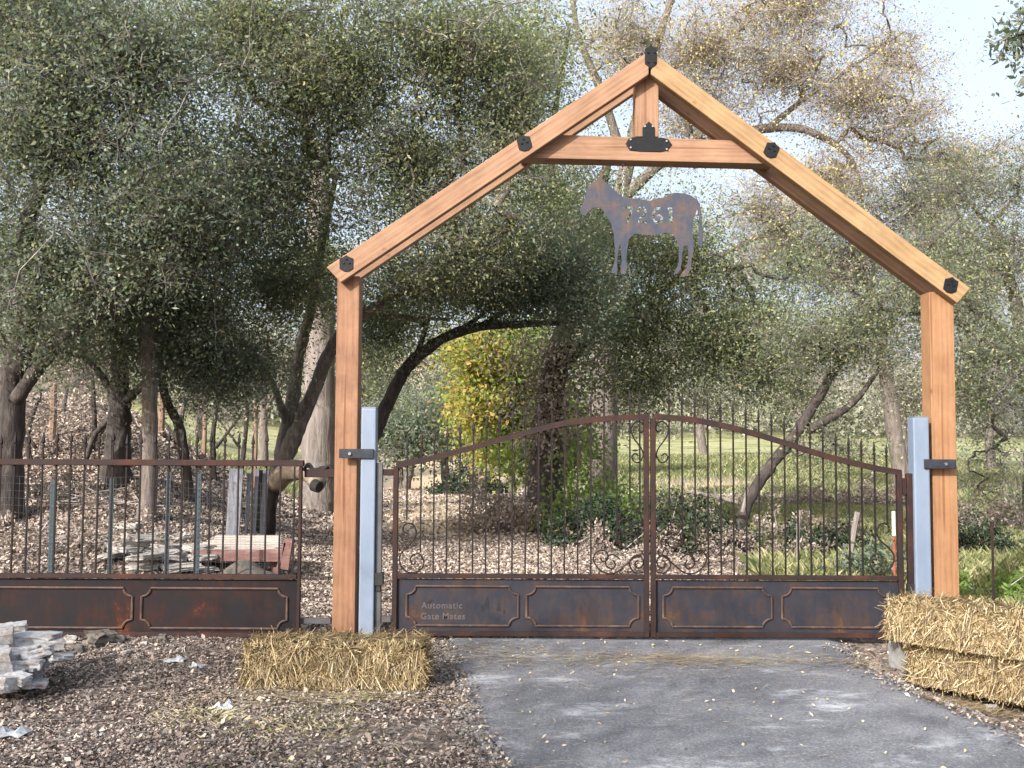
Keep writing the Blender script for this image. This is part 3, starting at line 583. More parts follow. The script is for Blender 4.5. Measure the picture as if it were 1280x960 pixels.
def post(xc_top, ytop, x_bot, wpx, mat):
    a = xz(x_bot-wpx/2, 790, yP0); b = xz(x_bot+wpx/2, 790, yP0); t = xz(xc_top, ytop, yP0)
    wd = b[0]-a[0]; xc = (a[0]+b[0])/2
    pts = [(xc-wd/2, -.3), (xc+wd/2, -.3), (xc+wd/2, t[1]), (xc-wd/2, t[1])]
    pts = [(q[1], -q[0]) for q in pts]
    return xc, wd, t[1]
def upright(xc, wd, z1, mat, z0=-.25, y0=None, y1=None, name='post'):
    pts = [(xc-wd/2, z0), (xc+wd/2, z0), (xc+wd/2, z1), (xc-wd/2, z1)]
    return timber(name, pts, y0 or yP0, y1 or yP1, mat, arch, math.pi/2)
xl, wl, zl = post(435, 345, 429, 28.5, None); upright(xl, wl, zl, M['wood_p'])
xr, wr, zr = post(1180, 365, 1185, 31, None); upright(xr, wr, zr, M['wood_q'])
def rafter(pxs, y0, y1, mat):
    pts = [xz(a, b, yF0) for a, b in pxs]
    ang = math.atan2(pts[1][1]-pts[0][1], pts[1][0]-pts[0][0]); timber('rafter', pts, y0, y1, mat, arch, ang)
LR = [(408, 334), (811, 64), (811, 93), (426, 353)]; RR = [(1197, 379), (815, 93), (815, 64), (1213, 360)]
rafter(LR[::-1][:2][::-1][::-1]+LR[:2][::-1][::-1] if False else [(426, 353), (811, 93), (811, 64), (408, 334)], yF0, yF1, M['wood_a'])
rafter([(814, 93), (1197, 379), (1213, 360), (814, 64)], yF0, yF1, M['wood_b'])
rafter([(426, 353), (811, 93), (811, 64), (408, 334)], yB0, yB1, M['wood_a'])
rafter([(814, 93), (1197, 379), (1213, 360), (814, 64)], yB0, yB1, M['wood_a'])
timber('tie_beam', [xz(*q, yP0) for q in [(650, 197), (968, 205), (935, 176), (690, 168)]], yP0, yP1, M['wood_a'], arch, R(-.6))
ka = xz(794.5, 171, yP0); kb = xz(823.5, 171, yP0); kt = xz(810, 84, yP0)
upright((ka[0]+kb[0])/2, kb[0]-ka[0], kt[1], M['wood_a'], z0=ka[1]+.002, name='king_post')
def plate(name, pxs, y, bolts, label=None):
    mb = MB(); pts = [xz(a, b, y) for a, b in pxs]; mb.prism(pts, y-.008, y-.0005); o = mb.build(name, M['black'], arch, loc=(pts[0][0], y, pts[0][1]))
    md = o.modifiers.new('bevel', 'BEVEL'); md.width = .002
    for a, b in bolts:
        q = xz(a, b, y); k = MB(); k.tube([(q[0], y-.018, q[1]), (q[0], y-.0085, q[1])], [.008, .010], 8); k.build('bolt', M['bolt'] if name == 'tee_plate' else M['black'], o, loc=(q[0], y, q[1]))
        bpy.data.objects[-1] if False else None
plate('apex_plate', [(806, 83-3), (806, 61), (810, 59), (813.5, 55), (817, 59), (821, 61), (821, 80), (813.5, 86)], yF0, [(810, 66), (818, 66), (810, 78), (818, 78)])
plate('tee_plate', [(782, 180), (786, 173), (793, 171.5), (803, 172), (803, 160), (807, 156), (811, 152), (815, 156), (818.5, 160), (818.5, 172), (828, 172.5), (835, 174), (840, 181), (834, 188), (826, 190), (800, 189.5), (787, 188)], yP0,
      [(788, 175), (788, 185), (833, 177), (833, 187), (806, 158.5), (815.5, 158.5)])
def penta(cx, cy, ang, s=1.0):
    sh = [(-8.5, -7), (-4, -8.5), (0, -11), (4, -8.5), (8.5, -7), (8.5, 6), (3, 9.5), (-3, 9.5), (-8.5, 6)]
    ca, sa = math.cos(ang), math.sin(ang)
    rot = lambda x, y: (cx+(x*ca-y*sa)*s, cy+(x*sa+y*ca)*s)
    return [rot(*q) for q in sh][::-1], [rot(-3.5, -1), rot(3.5, -1), rot(0, -6)]
for cx, cy, a in [(655.5, 179.5, -.25), (964, 188, .4), (433, 330, 0), (1188, 357, .2)]:
    pt, bl = penta(cx, cy, a); plate('joint_plate', pt, yF0, bl)

# ------------------------------------------------------------------ steel posts with straps
def steel(px_t, py_t, px_b, wpx, Yf, label, strap_px, strap_y, side):
    a = xz(px_b-wpx/2, 775, Yf); b_ = xz(px_b+wpx/2, 775, Yf); zt = xz(px_t, py_t, Yf)[1]; xc = (a[0]+b_[0])/2; wd = b_[0]-a[0]
    t = empty('steel_post', (xc, Yf+wd/2, 0), label, 'post'); mb = MB()
    mb.box((xc, Yf+wd/2, (zt-.25)/2), (wd, wd, zt+.25)); o = mb.build('tube', M['blue'], t, loc=(xc, Yf+wd/2, 0)); md = o.modifiers.new('b', 'BEVEL'); md.width = .012; md.segments = 3
    mb = MB(); mb.box((xc, Yf+wd/2, zt+.003), (wd*.97, wd*.97, .008)); mb.build('cap', M['blue'], t, loc=(xc, Yf, zt))
    s0 = xz(strap_px[0], strap_y-6, Yf-.01); s1 = xz(strap_px[1], strap_y+6, Yf-.01); mb = MB()
    mb.box(((s0[0]+s1[0])/2, Yf-.012, (s0[1]+s1[1])/2), (s1[0]-s0[0], .018, s0[1]-s1[1])); o = mb.build('strap', M['strap'], t, loc=(s0[0], Yf, s0[1])); md = o.modifiers.new('b', 'BEVEL'); md.width = .003
    xb = s0[0]+.09 if side < 0 else s1[0]-.09
    mb = MB(); mb.box((xb+side*.02, Yf+.02, (s0[1]+s1[1])/2), (.05, .05, (s0[1]-s1[1])*.8)); mb.build('spacer', M['strap'], t, loc=(xb, Yf, s0[1]))
    mb = MB(); mb.tube([(xb, Yf-.035, (s0[1]+s1[1])/2), (xb, Yf-.02, (s0[1]+s1[1])/2)], [.014, .016], 6); mb.build('bolt', M['bolt'], t, loc=(xb, Yf, s0[1]))
    return xc, wd, zt
steel(461.5, 510, 457.5, 19, YG-.04, 'blue-grey square steel post strapped to the left timber post', (424, 467), 567, -1)
steel(1152, 522, 1156, 20, YG-.04, 'blue-grey square steel post strapped to the right timber post', (1155, 1195), 580, 1)

# ------------------------------------------------------------------ iron gate
YI = YG+.02
def vx(px, Y=YI): return P(px, 690, Y).x
def zz(py, px=800, Y=YI): return P(px, py, Y).z
def finial(mb, x, z, s=1.0):
    mb.tube([(x, YI, z), (x, YI, z+.02*s), (x, YI, z+.045*s), (x, YI, z+.10*s)], [.006, .016*s, .012*s, .001], 4)
    mb.box((x, YI, z-.012), (.022, .022, .012))
def bar(t, x, z0, z1, fin=True):
    mb = MB(); mb.box((x, YI, (z0+z1)/2), (.013, .013, z1-z0))
    o = mb.build('bar', M['bar'], t, loc=(x, YI, z0))
    if fin:
        mb = MB(); finial(mb, x, z1); mb.build('finial', M['bar'], o, loc=(x, YI, z1)); bpy.context.view_layer.update
    return o
def fixsub(o, child): pass
def moulding(t, x0, x1, z0, z1, y):
    c = .075; pts = []
    def arc(cx, cz, a0, a1):
        for k in range(7):
            a = a0+(a1-a0)*k/6; pts.append((cx+c*math.cos(a), y, cz+c*math.sin(a)*.9))
    arc(x0, z0, math.pi/2, 0); arc(x1, z0, math.pi, math.pi/2); arc(x1, z1, -math.pi/2, -math.pi); arc(x0, z1, 0, -math.pi/2)
    pts.append(pts[0]); mb = MB(); mb.tube(pts, .010, 6); mb.build('moulding', M['mould'], t, smooth=False, loc=((x0+x1)/2, y, z0))
    return
def scroll(t, pts, r=.0068):
    mb = MB(); sp = spline([Vector((vx(a)+(0), YI-.004, zz(b, a))) for a, b in pts], 6); mb.tube(sp, r, 6); mb.build('scroll', M['bar'], t, loc=sp[0], smooth=True)
def beam(t, name, x0, x1, z0, z1, d, mat, y=None):
    y = YI if y is None else y
    mb = MB(); mb.box(((x0+x1)/2, y, (z0+z1)/2), (x1-x0, d, z1-z0)); o = mb.build(name, mat, t, loc=((x0+x1)/2, y, z0)); md = o.modifiers.new('b', 'BEVEL'); md.width = .004; return o
TOPL = [(494, 581), (520, 577), (550, 570), (580, 562), (620, 551), (660, 540), (700, 530), (740, 525), (780, 522), (812, 521)]
TOPR = [(818, 521), (860, 524), (900, 531), (940, 541), (980, 553), (1020, 566), (1060, 577), (1100, 586), (1128, 591)]
def top_z(px, T): return zz(float(np.interp(px, [a for a, _ in T], [b for _, b in T])), px)
def leafgate(label, T, x0, x1, bars, bottoms, moulds, side):
    t = empty('gate_leaf', (vx((x0+x1)/2), YI, 0), label, 'gate', 'pair of iron driveway gate leaves')
    # arched top rail, a bent square tube
    sp = spline([Vector((vx(a), YI, zz(b, a))) for a, b in T], 5); mb = MB(); h, d = .024, .022; vs = []; fs = []
    for p in sp: vs += [(p.x, p.y-d, p.z-h), (p.x, p.y+d, p.z-h), (p.x, p.y+d, p.z+h), (p.x, p.y-d, p.z+h)]
    for i in range(len(sp)-1):
        for k in range(4): fs.append((i*4+k, i*4+(k+1) % 4, (i+1)*4+(k+1) % 4, (i+1)*4+k))
    fs += [(0, 3, 2, 1), tuple((len(sp)-1)*4+k for k in range(4))]; mb.add(vs, fs); mb.build('top_rail', M['rust'], t, loc=sp[len(sp)//2])
    zb, zt = zz(796), zz(721)
    for k, a in enumerate((x0, x1)):
        beam(t, 'stile', vx(a)-.021, vx(a)+.021, zb, top_z(a, T)-.012, .05, M['rust'])
    beam(t, 'lock_rail', vx(x0)+.022, vx(x1)-.022, zt-.018, zt+.018, .052, M['rust'])
    beam(t, 'bottom_rail', vx(x0)+.022, vx(x1)-.022, zb, zb+.04, .048, M['rust'])
    mb = MB(); mb.box(((vx(x0)+vx(x1))/2, YI+.006, (zb+zt)/2), (vx(x1)-vx(x0)-.044, .006, zt-zb-.05)); mb.build('panel', M['panel'], t, loc=((vx(x0)+vx(x1))/2, YI, zb))
    for a, c in moulds: moulding(t, vx(a), vx(c), zz(783), zz(734), YI-.003)
    for a in bars:
        bar(t, vx(a), zt+.018 if a not in bottoms else zz(bottoms[a]), top_z(a, T)+.13)
    return t
lb = [508, 525.5, 541.7, 558, 574.3, 590.7, 607, 623.6, 640, 656.5, 672.8, 689.2, 705.6, 722, 738.5, 755, 771, 787.5, 800]
gl = leafgate('left leaf of the rusty iron double gate, lettering on its lower panel', TOPL, 494, 808, lb, {508: 652, 525.5: 692, 755: 676, 771: 680, 787.5: 628, 800: 640}, [(509, 648), (658.5, 798)], -1)
rb = [837, 853.2, 869.4, 885.5, 901.5, 917.5, 933.6, 949.7, 965.8, 981.9, 998, 1014.1, 1030.2, 1046.3, 1062.4, 1078.5, 1094.6, 1110]
grr = leafgate('right leaf of the rusty iron double gate, beside the stacked bales', TOPR, 816.5, 1125, rb, {837: 634, 853.2: 678, 869.4: 680, 1094.6: 690, 1110: 655}, [(829, 964), (977, 1108)], 1)
# scrolls of the left leaf, then the right leaf
scroll(gl, [(509, 667), (504, 664), (504, 658), (509, 654), (516, 656), (520, 665), (517, 675), (508, 684), (500, 695), (501, 706), (508, 714), (518, 716), (527, 711), (530, 702), (525, 693), (517, 693), (513, 699), (516, 705), (520, 704)])
scroll(grr, [(1107, 667), (1111, 664), (1111, 658), (1106, 654), (1099, 657), (1096, 666), (1101, 676), (1110, 684), (1117, 694), (1115, 706), (1108, 714), (1098, 717), (1090, 712), (1087, 703), (1091, 694), (1099, 693), (1103, 699), (1101, 706), (1096, 704)])
for T_, s, cx in ((gl, -1, 811), (grr, 1, 814)):
    f_ = lambda dx, y: (cx+s*dx, y)
    scroll(T_, [f_(13, 700), f_(17, 703), f_(16, 709), f_(10, 709), f_(7, 702), f_(12, 694), f_(21, 697), f_(24, 707), f_(17, 716), f_(7, 715)])
    scroll(T_, [f_(8, 688), f_(10, 694), f_(18, 697), f_(30, 707), f_(42, 716), f_(55, 716), f_(66, 707), f_(69, 696), f_(62, 688), f_(53, 690), f_(51, 698), f_(57, 702), f_(61, 697)])
    scroll(T_, [f_(45, 700), f_(42, 706), f_(46, 711), f_(53, 707), f_(53, 698), f_(45, 693), f_(36, 699)])
    scroll(T_, [f_(14, 662), f_(10, 665), f_(6, 660), f_(9, 653), f_(17, 653), f_(22, 660), f_(18, 669), f_(12, 676), f_(14, 684)])
    scroll(T_, [f_(27, 660), f_(24, 655), f_(27, 649), f_(34, 650), f_(37, 658), f_(33, 667), f_(24, 668), f_(20, 663)])
    scroll(T_, [f_(36, 668), f_(37, 678), f_(30, 685), f_(22, 682), f_(20, 675), f_(25, 671), f_(29, 675)])
    scroll(T_, [f_(8, 657), f_(11, 642), f_(22, 636), f_(34, 640), f_(37, 650)])
    scroll(T_, [f_(13, 537), f_(9, 540), f_(6, 535), f_(9, 528), f_(17, 528), f_(22, 536), f_(19, 547), f_(9, 561), f_(5, 575)])
    scroll(T_, [f_(5, 566), f_(11, 577), f_(18, 577), f_(21, 571), f_(17, 567), f_(13, 570)])
# lettering and paint marks on the left panel
def text(body, px, py, size, parent):
    cu = bpy.data.curves.new('lettering', 'FONT'); cu.body = body; cu.size = size; cu.extrude = .0008; cu.align_x = 'CENTER'; cu.offset = .0015; cu.space_character = 1.12
    to = bpy.data.objects.new('tmp', cu); COL.objects.link(to); bpy.context.view_layer.update()
    me = bpy.data.meshes.new_from_object(to.evaluated_get(bpy.context.evaluated_depsgraph_get())); bpy.data.objects.remove(to)
    me.materials.clear(); me.materials.append(M['letter'])
    me.transform(Matrix.Rotation(math.pi/2, 4, 'X')); o = link('lettering', me, parent, (vx(px), YI+.0008, zz(py, px))); o['label'] = 'faded pale lettering reading '+body
    return o
text('Automatic', 553, 760.5, .072, gl); text('Gate', 538, 774, .072, gl); text('Mates', 568, 774, .072, gl)
for pts in ([(603, 764), (601, 758), (606, 753), (609, 745), (612, 753), (611, 762), (607, 760), (606, 764)], [(622, 753), (625, 752), (626, 763), (622, 764)], [(629, 764), (631, 762), (631.5, 767), (629, 767)], [(534, 753), (541, 748), (542, 752), (537, 754)]):
    mb = MB(); mb.prism([(vx(a), zz(b, a)) for a, b in pts][::-1], YI+.0008, YI+.0025); mb.build('paint_mark', M['smear'], gl, loc=(vx(pts[0][0]), YI, zz(pts[0][1])))
# hinge posts
t = empty('hinge_post', (vx(473), YI, 0), 'slim dark hinge post with a black box, between steel post and left gate leaf', 'post')
beam(t, 'tube', vx(469.5), vx(477.5), -.1, zz(580), .05, M['galv']); beam(t, 'hinge', vx(478), vx(491), zz(596), zz(588), .03, M['rust'])
beam(t, 'latch_box', vx(469), vx(480), zz(733), zz(717), .09, M['rubber']); beam(t, 'latch_arm', vx(471), vx(477), zz(741), zz(734), .07, M['rubber']); beam(t, 'foot_bracket', vx(478), vx(490), zz(779), zz(772), .04, M['galv'])
t = empty('hinge_post', (vx(1139), YI, 0), 'slim rusty hinge post between the right gate leaf and the right steel post', 'post')
beam(t, 'tube', vx(1134), vx(1143), -.1, zz(590), .05, M['rust']); beam(t, 'hinge', vx(1128.5), vx(1133.5), zz(616), zz(596), .05, M['rust']); beam(t, 'lower_cap', vx(1133), vx(1144), zz(739), zz(728), .06, M['rubber'])
t = empty('marker_stake', (vx(1131), YI+.25, 0), 'thin red stake with a white top behind the right hinge post', 'stake')
beam(t, 'rod', vx(1130.5), vx(1133.5), -.1, zz(672), .02, M['redrod'], YI+.25); beam(t, 'white_top', vx(1130), vx(1134), zz(671.8), zz(640), .025, M['white'], YI+.25)
# ------------------------------------------------------------------ side fence
YS = YI; t = empty('side_fence', (vx(180), YI, 0), 'rusty iron fence panel left of the timber post, bars over a moulded plate', 'fence')
zt, zb = zz(720, 180), zz(796, 180)
beam(t, 'top_rail', vx(-260), vx(378), zz(582, 200), zz(574.5, 200), .06, M['rust']); beam(t, 'middle_rail', vx(-260), vx(372), zt-.018, zt+.018, .055, M['rust']); beam(t, 'bottom_rail', vx(-260), vx(372), zb, zb+.04, .05, M['rust'])
beam(t, 'end_post', vx(372.5), vx(376.5), -.05, zz(582, 200)-.001, .04, M['rust'])
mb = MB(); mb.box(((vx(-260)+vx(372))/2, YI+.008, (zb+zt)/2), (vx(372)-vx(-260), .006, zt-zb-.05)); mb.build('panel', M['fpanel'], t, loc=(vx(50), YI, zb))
for a, c in ((178.5, 360), (-12, 167), (-204, -23)): moulding(t, vx(a), vx(c), zz(785, 180), zz(735, 180), YI-.001)
x = 366.5; k = 0
while x > -40:
    z1 = zz(582, 200)-.002 if x > 345 else zz(556+random.uniform(-4, 2), 200); 
    o = bar(t, vx(x), zt+.018, z1, x <= 345); x -= 17.6
t = empty('stub_rail', (vx(397), YI+.05, 0), 'short rusty rail with a heap of black cable, between side fence and left timber post', 'rail')
beam(t, 'rail', vx(378), vx(417), zz(599), zz(589), .05, M['rust'], YI+.05); beam(t, 'lower_rail', vx(377), vx(414), zz(783), zz(776), .05, M['galv'], YI+.05)
mb = MB(); mb.tube(spline([P(a, b, YI+.05) for a, b in [(379, 588), (384, 583), (391, 586), (398, 588), (405, 586), (411, 582), (417, 588)]], 5), [.012]*31, 6); mb.tube(spline([P(a, b, YI+.07) for a, b in [(380, 587), (386, 580), (393, 587), (404, 584), (414, 587)]], 5), .014, 6)
tag(mb.build('black_cable', M['rubber']), 'black cable lying in a heap on the short stub rail', 'cable')
# dark box behind the left timber post
t = empty('control_box', (vx(447), YG+.35, 0), 'tall black box half hidden between left timber post and steel post', 'box')
beam(t, 'housing', vx(438), vx(452), -.05, zz(698), .16, M['rubber'], YG+.36); beam(t, 'lid', vx(437), vx(453), zz(698)+.001, zz(696), .18, M['strap'], YG+.36)

# ------------------------------------------------------------------ hanging donkey sign
YD = YG+.13; q = lambda a, b: xz(720+a*170/1166, 210+b*140/960, YD)
out = [(185, 100), (165, 85), (140, 40), (128, 5), (150, 25), (180, 75), (200, 75), (202, 30), (215, 5), (228, 45), (225, 100), (245, 118), (290, 150), (340, 200), (395, 248), (470, 258), (560, 268), (630, 282), (700, 262), (770, 248), (800, 222), (850, 212), (930, 218), (985, 235),
       (1035, 268), (1062, 310), (1075, 380), (1080, 480), (1092, 590), (1085, 650), (1070, 690), (1052, 655), (1050, 560), (1058, 470), (1050, 400), (1038, 350), (1025, 400), (1000, 470), (995, 560), (1012, 640), (1008, 700), (990, 780), (985, 850), (965, 910), (925, 935), (890, 930), (915, 890), (950, 850), (965, 760), (955, 670), (930, 650),
       (912, 720), (905, 800), (895, 870), (870, 905), (835, 915), (855, 870), (880, 820), (880, 740), (882, 665), (855, 610), (830, 565), (780, 555), (740, 560), (690, 575), (600, 575), (520, 562), (480, 575), (450, 620), (440, 700), (430, 780), (440, 850), (425, 905), (385, 915), (380, 880), (392, 800), (385, 720), (378, 650),
       (362, 720), (352, 800), (355, 870), (345, 905), (300, 900), (310, 860), (330, 810), (335, 720), (328, 640), (322, 560), (300, 480), (265, 420), (235, 370), (205, 335), (150, 340), (110, 370), (75, 410), (40, 390), (35, 350), (60, 310), (80, 240), (100, 170), (140, 130)]
def stroke(pts, wd=20):
    pts = [Vector((a, b)) for a, b in pts]; L_, R_ = [], []
    for i, p in enumerate(pts):
        d = (pts[min(i+1, len(pts)-1)]-pts[max(i-1, 0)]).normalized(); n = Vector((-d.y, d.x))*wd/2; L_.append(p+n); R_.append(p-n)
    return [tuple(a) for a in L_+R_[::-1]]
glyphs = [stroke([(395, 340), (480, 340), (470, 385), (440, 470)]), stroke([(530, 375), (545, 342), (580, 338), (598, 365), (585, 400), (545, 440), (535, 462), (605, 464)]),
          stroke([(725, 345), (680, 350), (660, 400), (662, 440), (690, 466), (730, 458), (738, 425), (715, 408), (690, 412)], 22), stroke([(790, 355), (812, 342), (812, 400), (812, 475)], 30)]
cu = bpy.data.curves.new('donkey', 'CURVE'); cu.dimensions = '2D'; cu.fill_mode = 'BOTH'; cu.extrude = .003
for poly in [out]+glyphs:
    s = cu.splines.new('POLY'); pp = [q(*a) for a in poly]; s.points.add(len(pp)-1); s.use_cyclic_u = True
    for i, (a, b_) in enumerate(pp): s.points[i].co = (a, b_, 0, 1)
to = bpy.data.objects.new('tmp', cu); COL.objects.link(to); bpy.context.view_layer.update()
me = bpy.data.meshes.new_from_object(to.evaluated_get(bpy.context.evaluated_depsgraph_get())); bpy.data.objects.remove(to)
me.materials.clear(); me.materials.append(M['donkey']); me.transform(Matrix.Rotation(math.pi/2, 4, 'X'))
ct = P(800, 265, YD); sign = empty('donkey_sign', ct, 'weathered steel donkey silhouette with cut-out numbers hanging under the tie beam', 'sign')
me.transform(Matrix.Translation((0, YD, 0))); o = link('plate', me, sign)
for a, yb in ((400, 240), (815, 222)):
    mb = MB(); top = Vector((q(a, 0)[0], YD, xz(800, 203, YD)[1])); bot = Vector((q(a, yb)[0], YD, q(a, yb)[1]+.0)); n = int((top-bot).length/.024)
    for i in range(n+1):
        c = top.lerp(bot, i/n); ax = Vector((1, 0, 0)) if i % 2 else Vector((0, 1, 0))
        mb.tube([c+ax*.009*math.cos(s_)+Vector((0, 0, .017*math.sin(s_))) for s_ in np.linspace(0, 2*math.pi, 9)], .0032, 4, cap=False)
    mb.build('chain', M['chain'], sign)

# ------------------------------------------------------------------ straw bales
def bale(label, corner, ang, L_, D_, H_, z0, group='straw bales by the gate', n=9000):
    """corner: front-left bottom; local x along the front"""
    ca, sa = math.cos(ang), math.sin(ang); ex = Vector((ca, sa, 0)); ey = Vector((-sa, ca, 0)); o0 = Vector((corner[0], corner[1], z0))
    mb = MB(); nx_, ny_, nz_ = 22, 9, 7
    core = []
    t = empty('straw_bale', o0+ex*L_/2+ey*D_/2, label, 'bale', group)
    for i in range(2): pass
    import bmesh
    bm = bmesh.new(); bmesh.ops.create_cube(bm, size=1); bmesh.ops.subdivide_edges(bm, edges=bm.edges, cuts=11, use_grid_fill=True)
    for vv in bm.verts:
        c = vv.co.copy(); e = sorted([abs(c.x), abs(c.y), abs(c.z)])
        k = 1-.10*max(0, e[1]-.38)/.12*1.0*(.4)
        pnt = o0+ex*(c.x*k*(L_-.05)+L_/2)+ey*(c.y*k*(D_-.05)+D_/2)+Vector((0, 0, c.z*k*(H_-.03)+H_/2))
        vv.co = pnt+Vector([float(wob(pnt.x*9, pnt.z*9+i*7, 2+i))*.010 for i in range(3)])
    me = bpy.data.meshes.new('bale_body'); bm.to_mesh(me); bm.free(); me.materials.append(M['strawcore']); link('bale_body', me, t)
    # strands on front, top, ends, back
    areas = [('f', L_*H_), ('t', L_*D_), ('l', D_*H_), ('r', D_*H_), ('b', L_*H_*.4)]; tot = sum(a for _, a in areas); V = []; Fq = []
    for s_, a in areas:
        m_ = int(n*a/tot*(1.25 if s_ == 'f' else 1)); u1, u2 = rng.uniform(0, 1, m_), rng.uniform(0, 1, m_)
        lump = .016*wob(u1*9, u2*4, 1.5)+.008*wob(u1*30, u2*9, 1.5)
        if s_ in 'fb':
            c = np.stack([u1*L_, np.where(s_ == 'f', -.004-lump, D_+.004), u2*H_], 1); nrm = np.array([0, -1 if s_ == 'f' else 1, 0]); main = np.array([0, 0, -1])
        elif s_ == 't': c = np.stack([u1*L_, u2*D_, np.full(m_, H_+.002)+lump], 1); nrm = np.array([0, 0, 1]); main = np.array([1, .3, 0])
        else: c = np.stack([np.full(m_, -.004 if s_ == 'l' else L_+.004), u1*D_, u2*H_], 1); nrm = np.array([-1 if s_ == 'l' else 1, 0, 0]); main = np.array([0, 0, -1])
        d = unit(m_)*.85+main*rng.choice([1, -1], m_, p=[.75, .25])[:, None]*.75; d -= nrm*(np.sum(d*nrm, 1)*.75)[:, None]; d /= np.linalg.norm(d, axis=1, keepdims=True)
        out_ = rng.exponential(.36, m_)[:, None]; ln = (rng.uniform(.05, .20, m_)*(1.0 if s_ != 't' else .9))[:, None]
        p0 = c-d*ln*.35; p1 = c+nrm*ln*.10*out_; p2 = c+d*ln*.45+nrm*ln*out_*.28; p2[:, 2] = np.maximum(p2[:, 2]-ln[:, 0]*.12, .0)
        sd = np.cross(d, nrm+unit(m_)*.35); sd /= np.linalg.norm(sd, axis=1, keepdims=True); wdt = rng.uniform(.0011, .0036, m_)[:, None]
        q_ = np.stack([p0-sd*wdt, p0+sd*wdt, p1+sd*wdt, p1-sd*wdt, p2+sd*wdt*.7, p2-sd*wdt*.7], 1)
        k0 = sum(len(a_) for a_ in V); V.append(q_.reshape(-1, 3)); b0 = k0+np.arange(m_)*6
        Fq.append(np.stack([b0, b0+1, b0+2, b0+3], 1)); Fq.append(np.stack([b0+3, b0+2, b0+4, b0+5], 1))
    V = np.concatenate(V); V = np.array(o0)+V[:, :1]*np.array(ex)+V[:, 1:2]*np.array(ey)+V[:, 2:]*np.array([0, 0, 1]); Fq = np.concatenate(Fq)
    tn = rng.beta(1.1, 1.2, len(V)//6); tn2 = []
    k0 = 0
    fid = Fq[:, 0]//6
    bulk('straw', V, Fq, M['straw'], t, tn[fid])
c0 = flat0(303, 864); c1 = flat0(529, 860)
bale('single straw bale lying in front of the left timber post', (c0.x, c0.y+.05), 0.02, c1.x-c0.x, .42, .29, gz(c0.x+.5, c0.y)-.01, n=14000)
pL = P(1139, 852, 7.2); bale('lower of two stacked straw bales at the right edge of the driveway', (pL.x, pL.y), R(-50), 1.15, .42, .29, pL.z, n=15000)
pU = P(1111, 799, 7.22); bale('upper of two stacked straw bales at the right edge, jutting out to the left', (pU.x, pU.y), R(-46), 1.15, .40, .27, pL.z+.292, n=15000)

# ------------------------------------------------------------------ stones and clutter
def stone(name, label, cat, c, dims, rotz, mat, group=None, tilt=0.0, rough=.10, seed=0):
    import bmesh
    bm = bmesh.new(); bmesh.ops.create_cube(bm, size=1); bmesh.ops.subdivide_edges(bm, edges=bm.edges, cuts=3, use_grid_fill=True)
    rs = np.random.default_rng(seed+5); sx = rs.uniform(-.2, .2); sy = rs.uniform(-.2, .2)
    for vv in bm.verts:
        e = sorted([abs(vv.co.x), abs(vv.co.y), abs(vv.co.z)]); k = 1-.22*max(0, e[1]-.3); vv.co *= k
        vv.co.x *= 1+sx*vv.co.y*1.5; vv.co.y *= 1+sy*vv.co.x*1.5
        vv.co += Vector(rs.normal(0, rough*.35, 3))
        vv.co.x *= dims[0]; vv.co.y *= dims[1]; vv.co.z *= dims[2]
    me = bpy.data.meshes.new(name); bm.to_mesh(me); bm.free(); me.materials.append(M[mat])
    o = link(name, me, None, Vector(c)); o.rotation_euler = (tilt, rs.uniform(-.5, .5)*abs(tilt)*2+tilt*.3, rotz); return tag(o, label, cat, group)
# white rubble at the left edge: (px, py of centre, Y, w, h)
rub = [(12, 786, 6.9, .22, .05, 'uppermost'), (40, 799, 6.8, .34, .055, 'broad top'), (2, 806, 6.7, .26, .06, 'left topmost thick'), (62, 806, 6.75, .18, .05, 'tilted upper right'), (30, 812, 6.65, .20, .05, 'middle flat'),
       (45, 818, 6.5, .20, .05, 'pale block-like'), (18, 822, 6.5, .16, .06, 'dusty middle'), (66, 822, 6.6, .22, .04, 'lower right edge'), (4, 832, 6.35, .18, .05, 'grey-white left'), (30, 832, 6.4, .22, .05, 'narrow lower'),
       (14, 842, 6.3, .13, .04, 'small round'), (22, 848, 6.25, .14, .045, 'low rounded'), (3, 852, 6.2, .16, .06, 'lowest left'), (-20, 800, 6.6, .35, .10, 'half hidden edge'), (-25, 830, 6.3, .35, .12, 'large edge')]
for i, (a, b_, Yd, wd, h, adj) in enumerate(rub):
    h *= 1.25; c = P(a, b_, Yd); stone('rubble_stone', adj+' white stone of the rubble heap at the left edge', 'stone', c, (wd, wd*.7, h), random.uniform(-.6, .6), 'stone_w', 'white rubble heap', random.uniform(-.22, .22), .075, i)
    # smaller supporting stones down to the ground
sm = 0
for i in range(34):
    a = random.uniform(-40, 62); Yd = random.uniform(6.35, 6.9); b_ = P(a, 552, Yd); g0 = gz(b_.x, b_.y); htop = max(.04, (.30-.0028*(a+10)))*(1-abs(Yd-6.6)*.9)
    z = g0+.02+random.random()*max(htop, .03)*.9; stone('rubble_stone', 'small pale stone packed inside the rubble heap at the left edge', 'stone', (b_.x, b_.y, z), (random.uniform(.07, .16), random.uniform(.07, .13), random.uniform(.03, .06)), random.uniform(0, 3), 'stone_w', 'small stones in the white rubble heap', random.uniform(-.3, .3), .10, 50+i)
mb = MB(); a0 = P(28, 838, 6.35); a1 = P(84, 816, 6.75); d = (a1-a0); rot = Vector((1, 0, 0)).rotation_difference(d.normalized()).to_matrix()
mb.box(a0.lerp(a1, .5), (d.length, .16, .018), rot=rot); tag(mb.build('slate_slab', M['greyboard'], loc=a0.lerp(a1, .5)), 'thin grey slab sticking out to the right under the white rubble', 'slab')
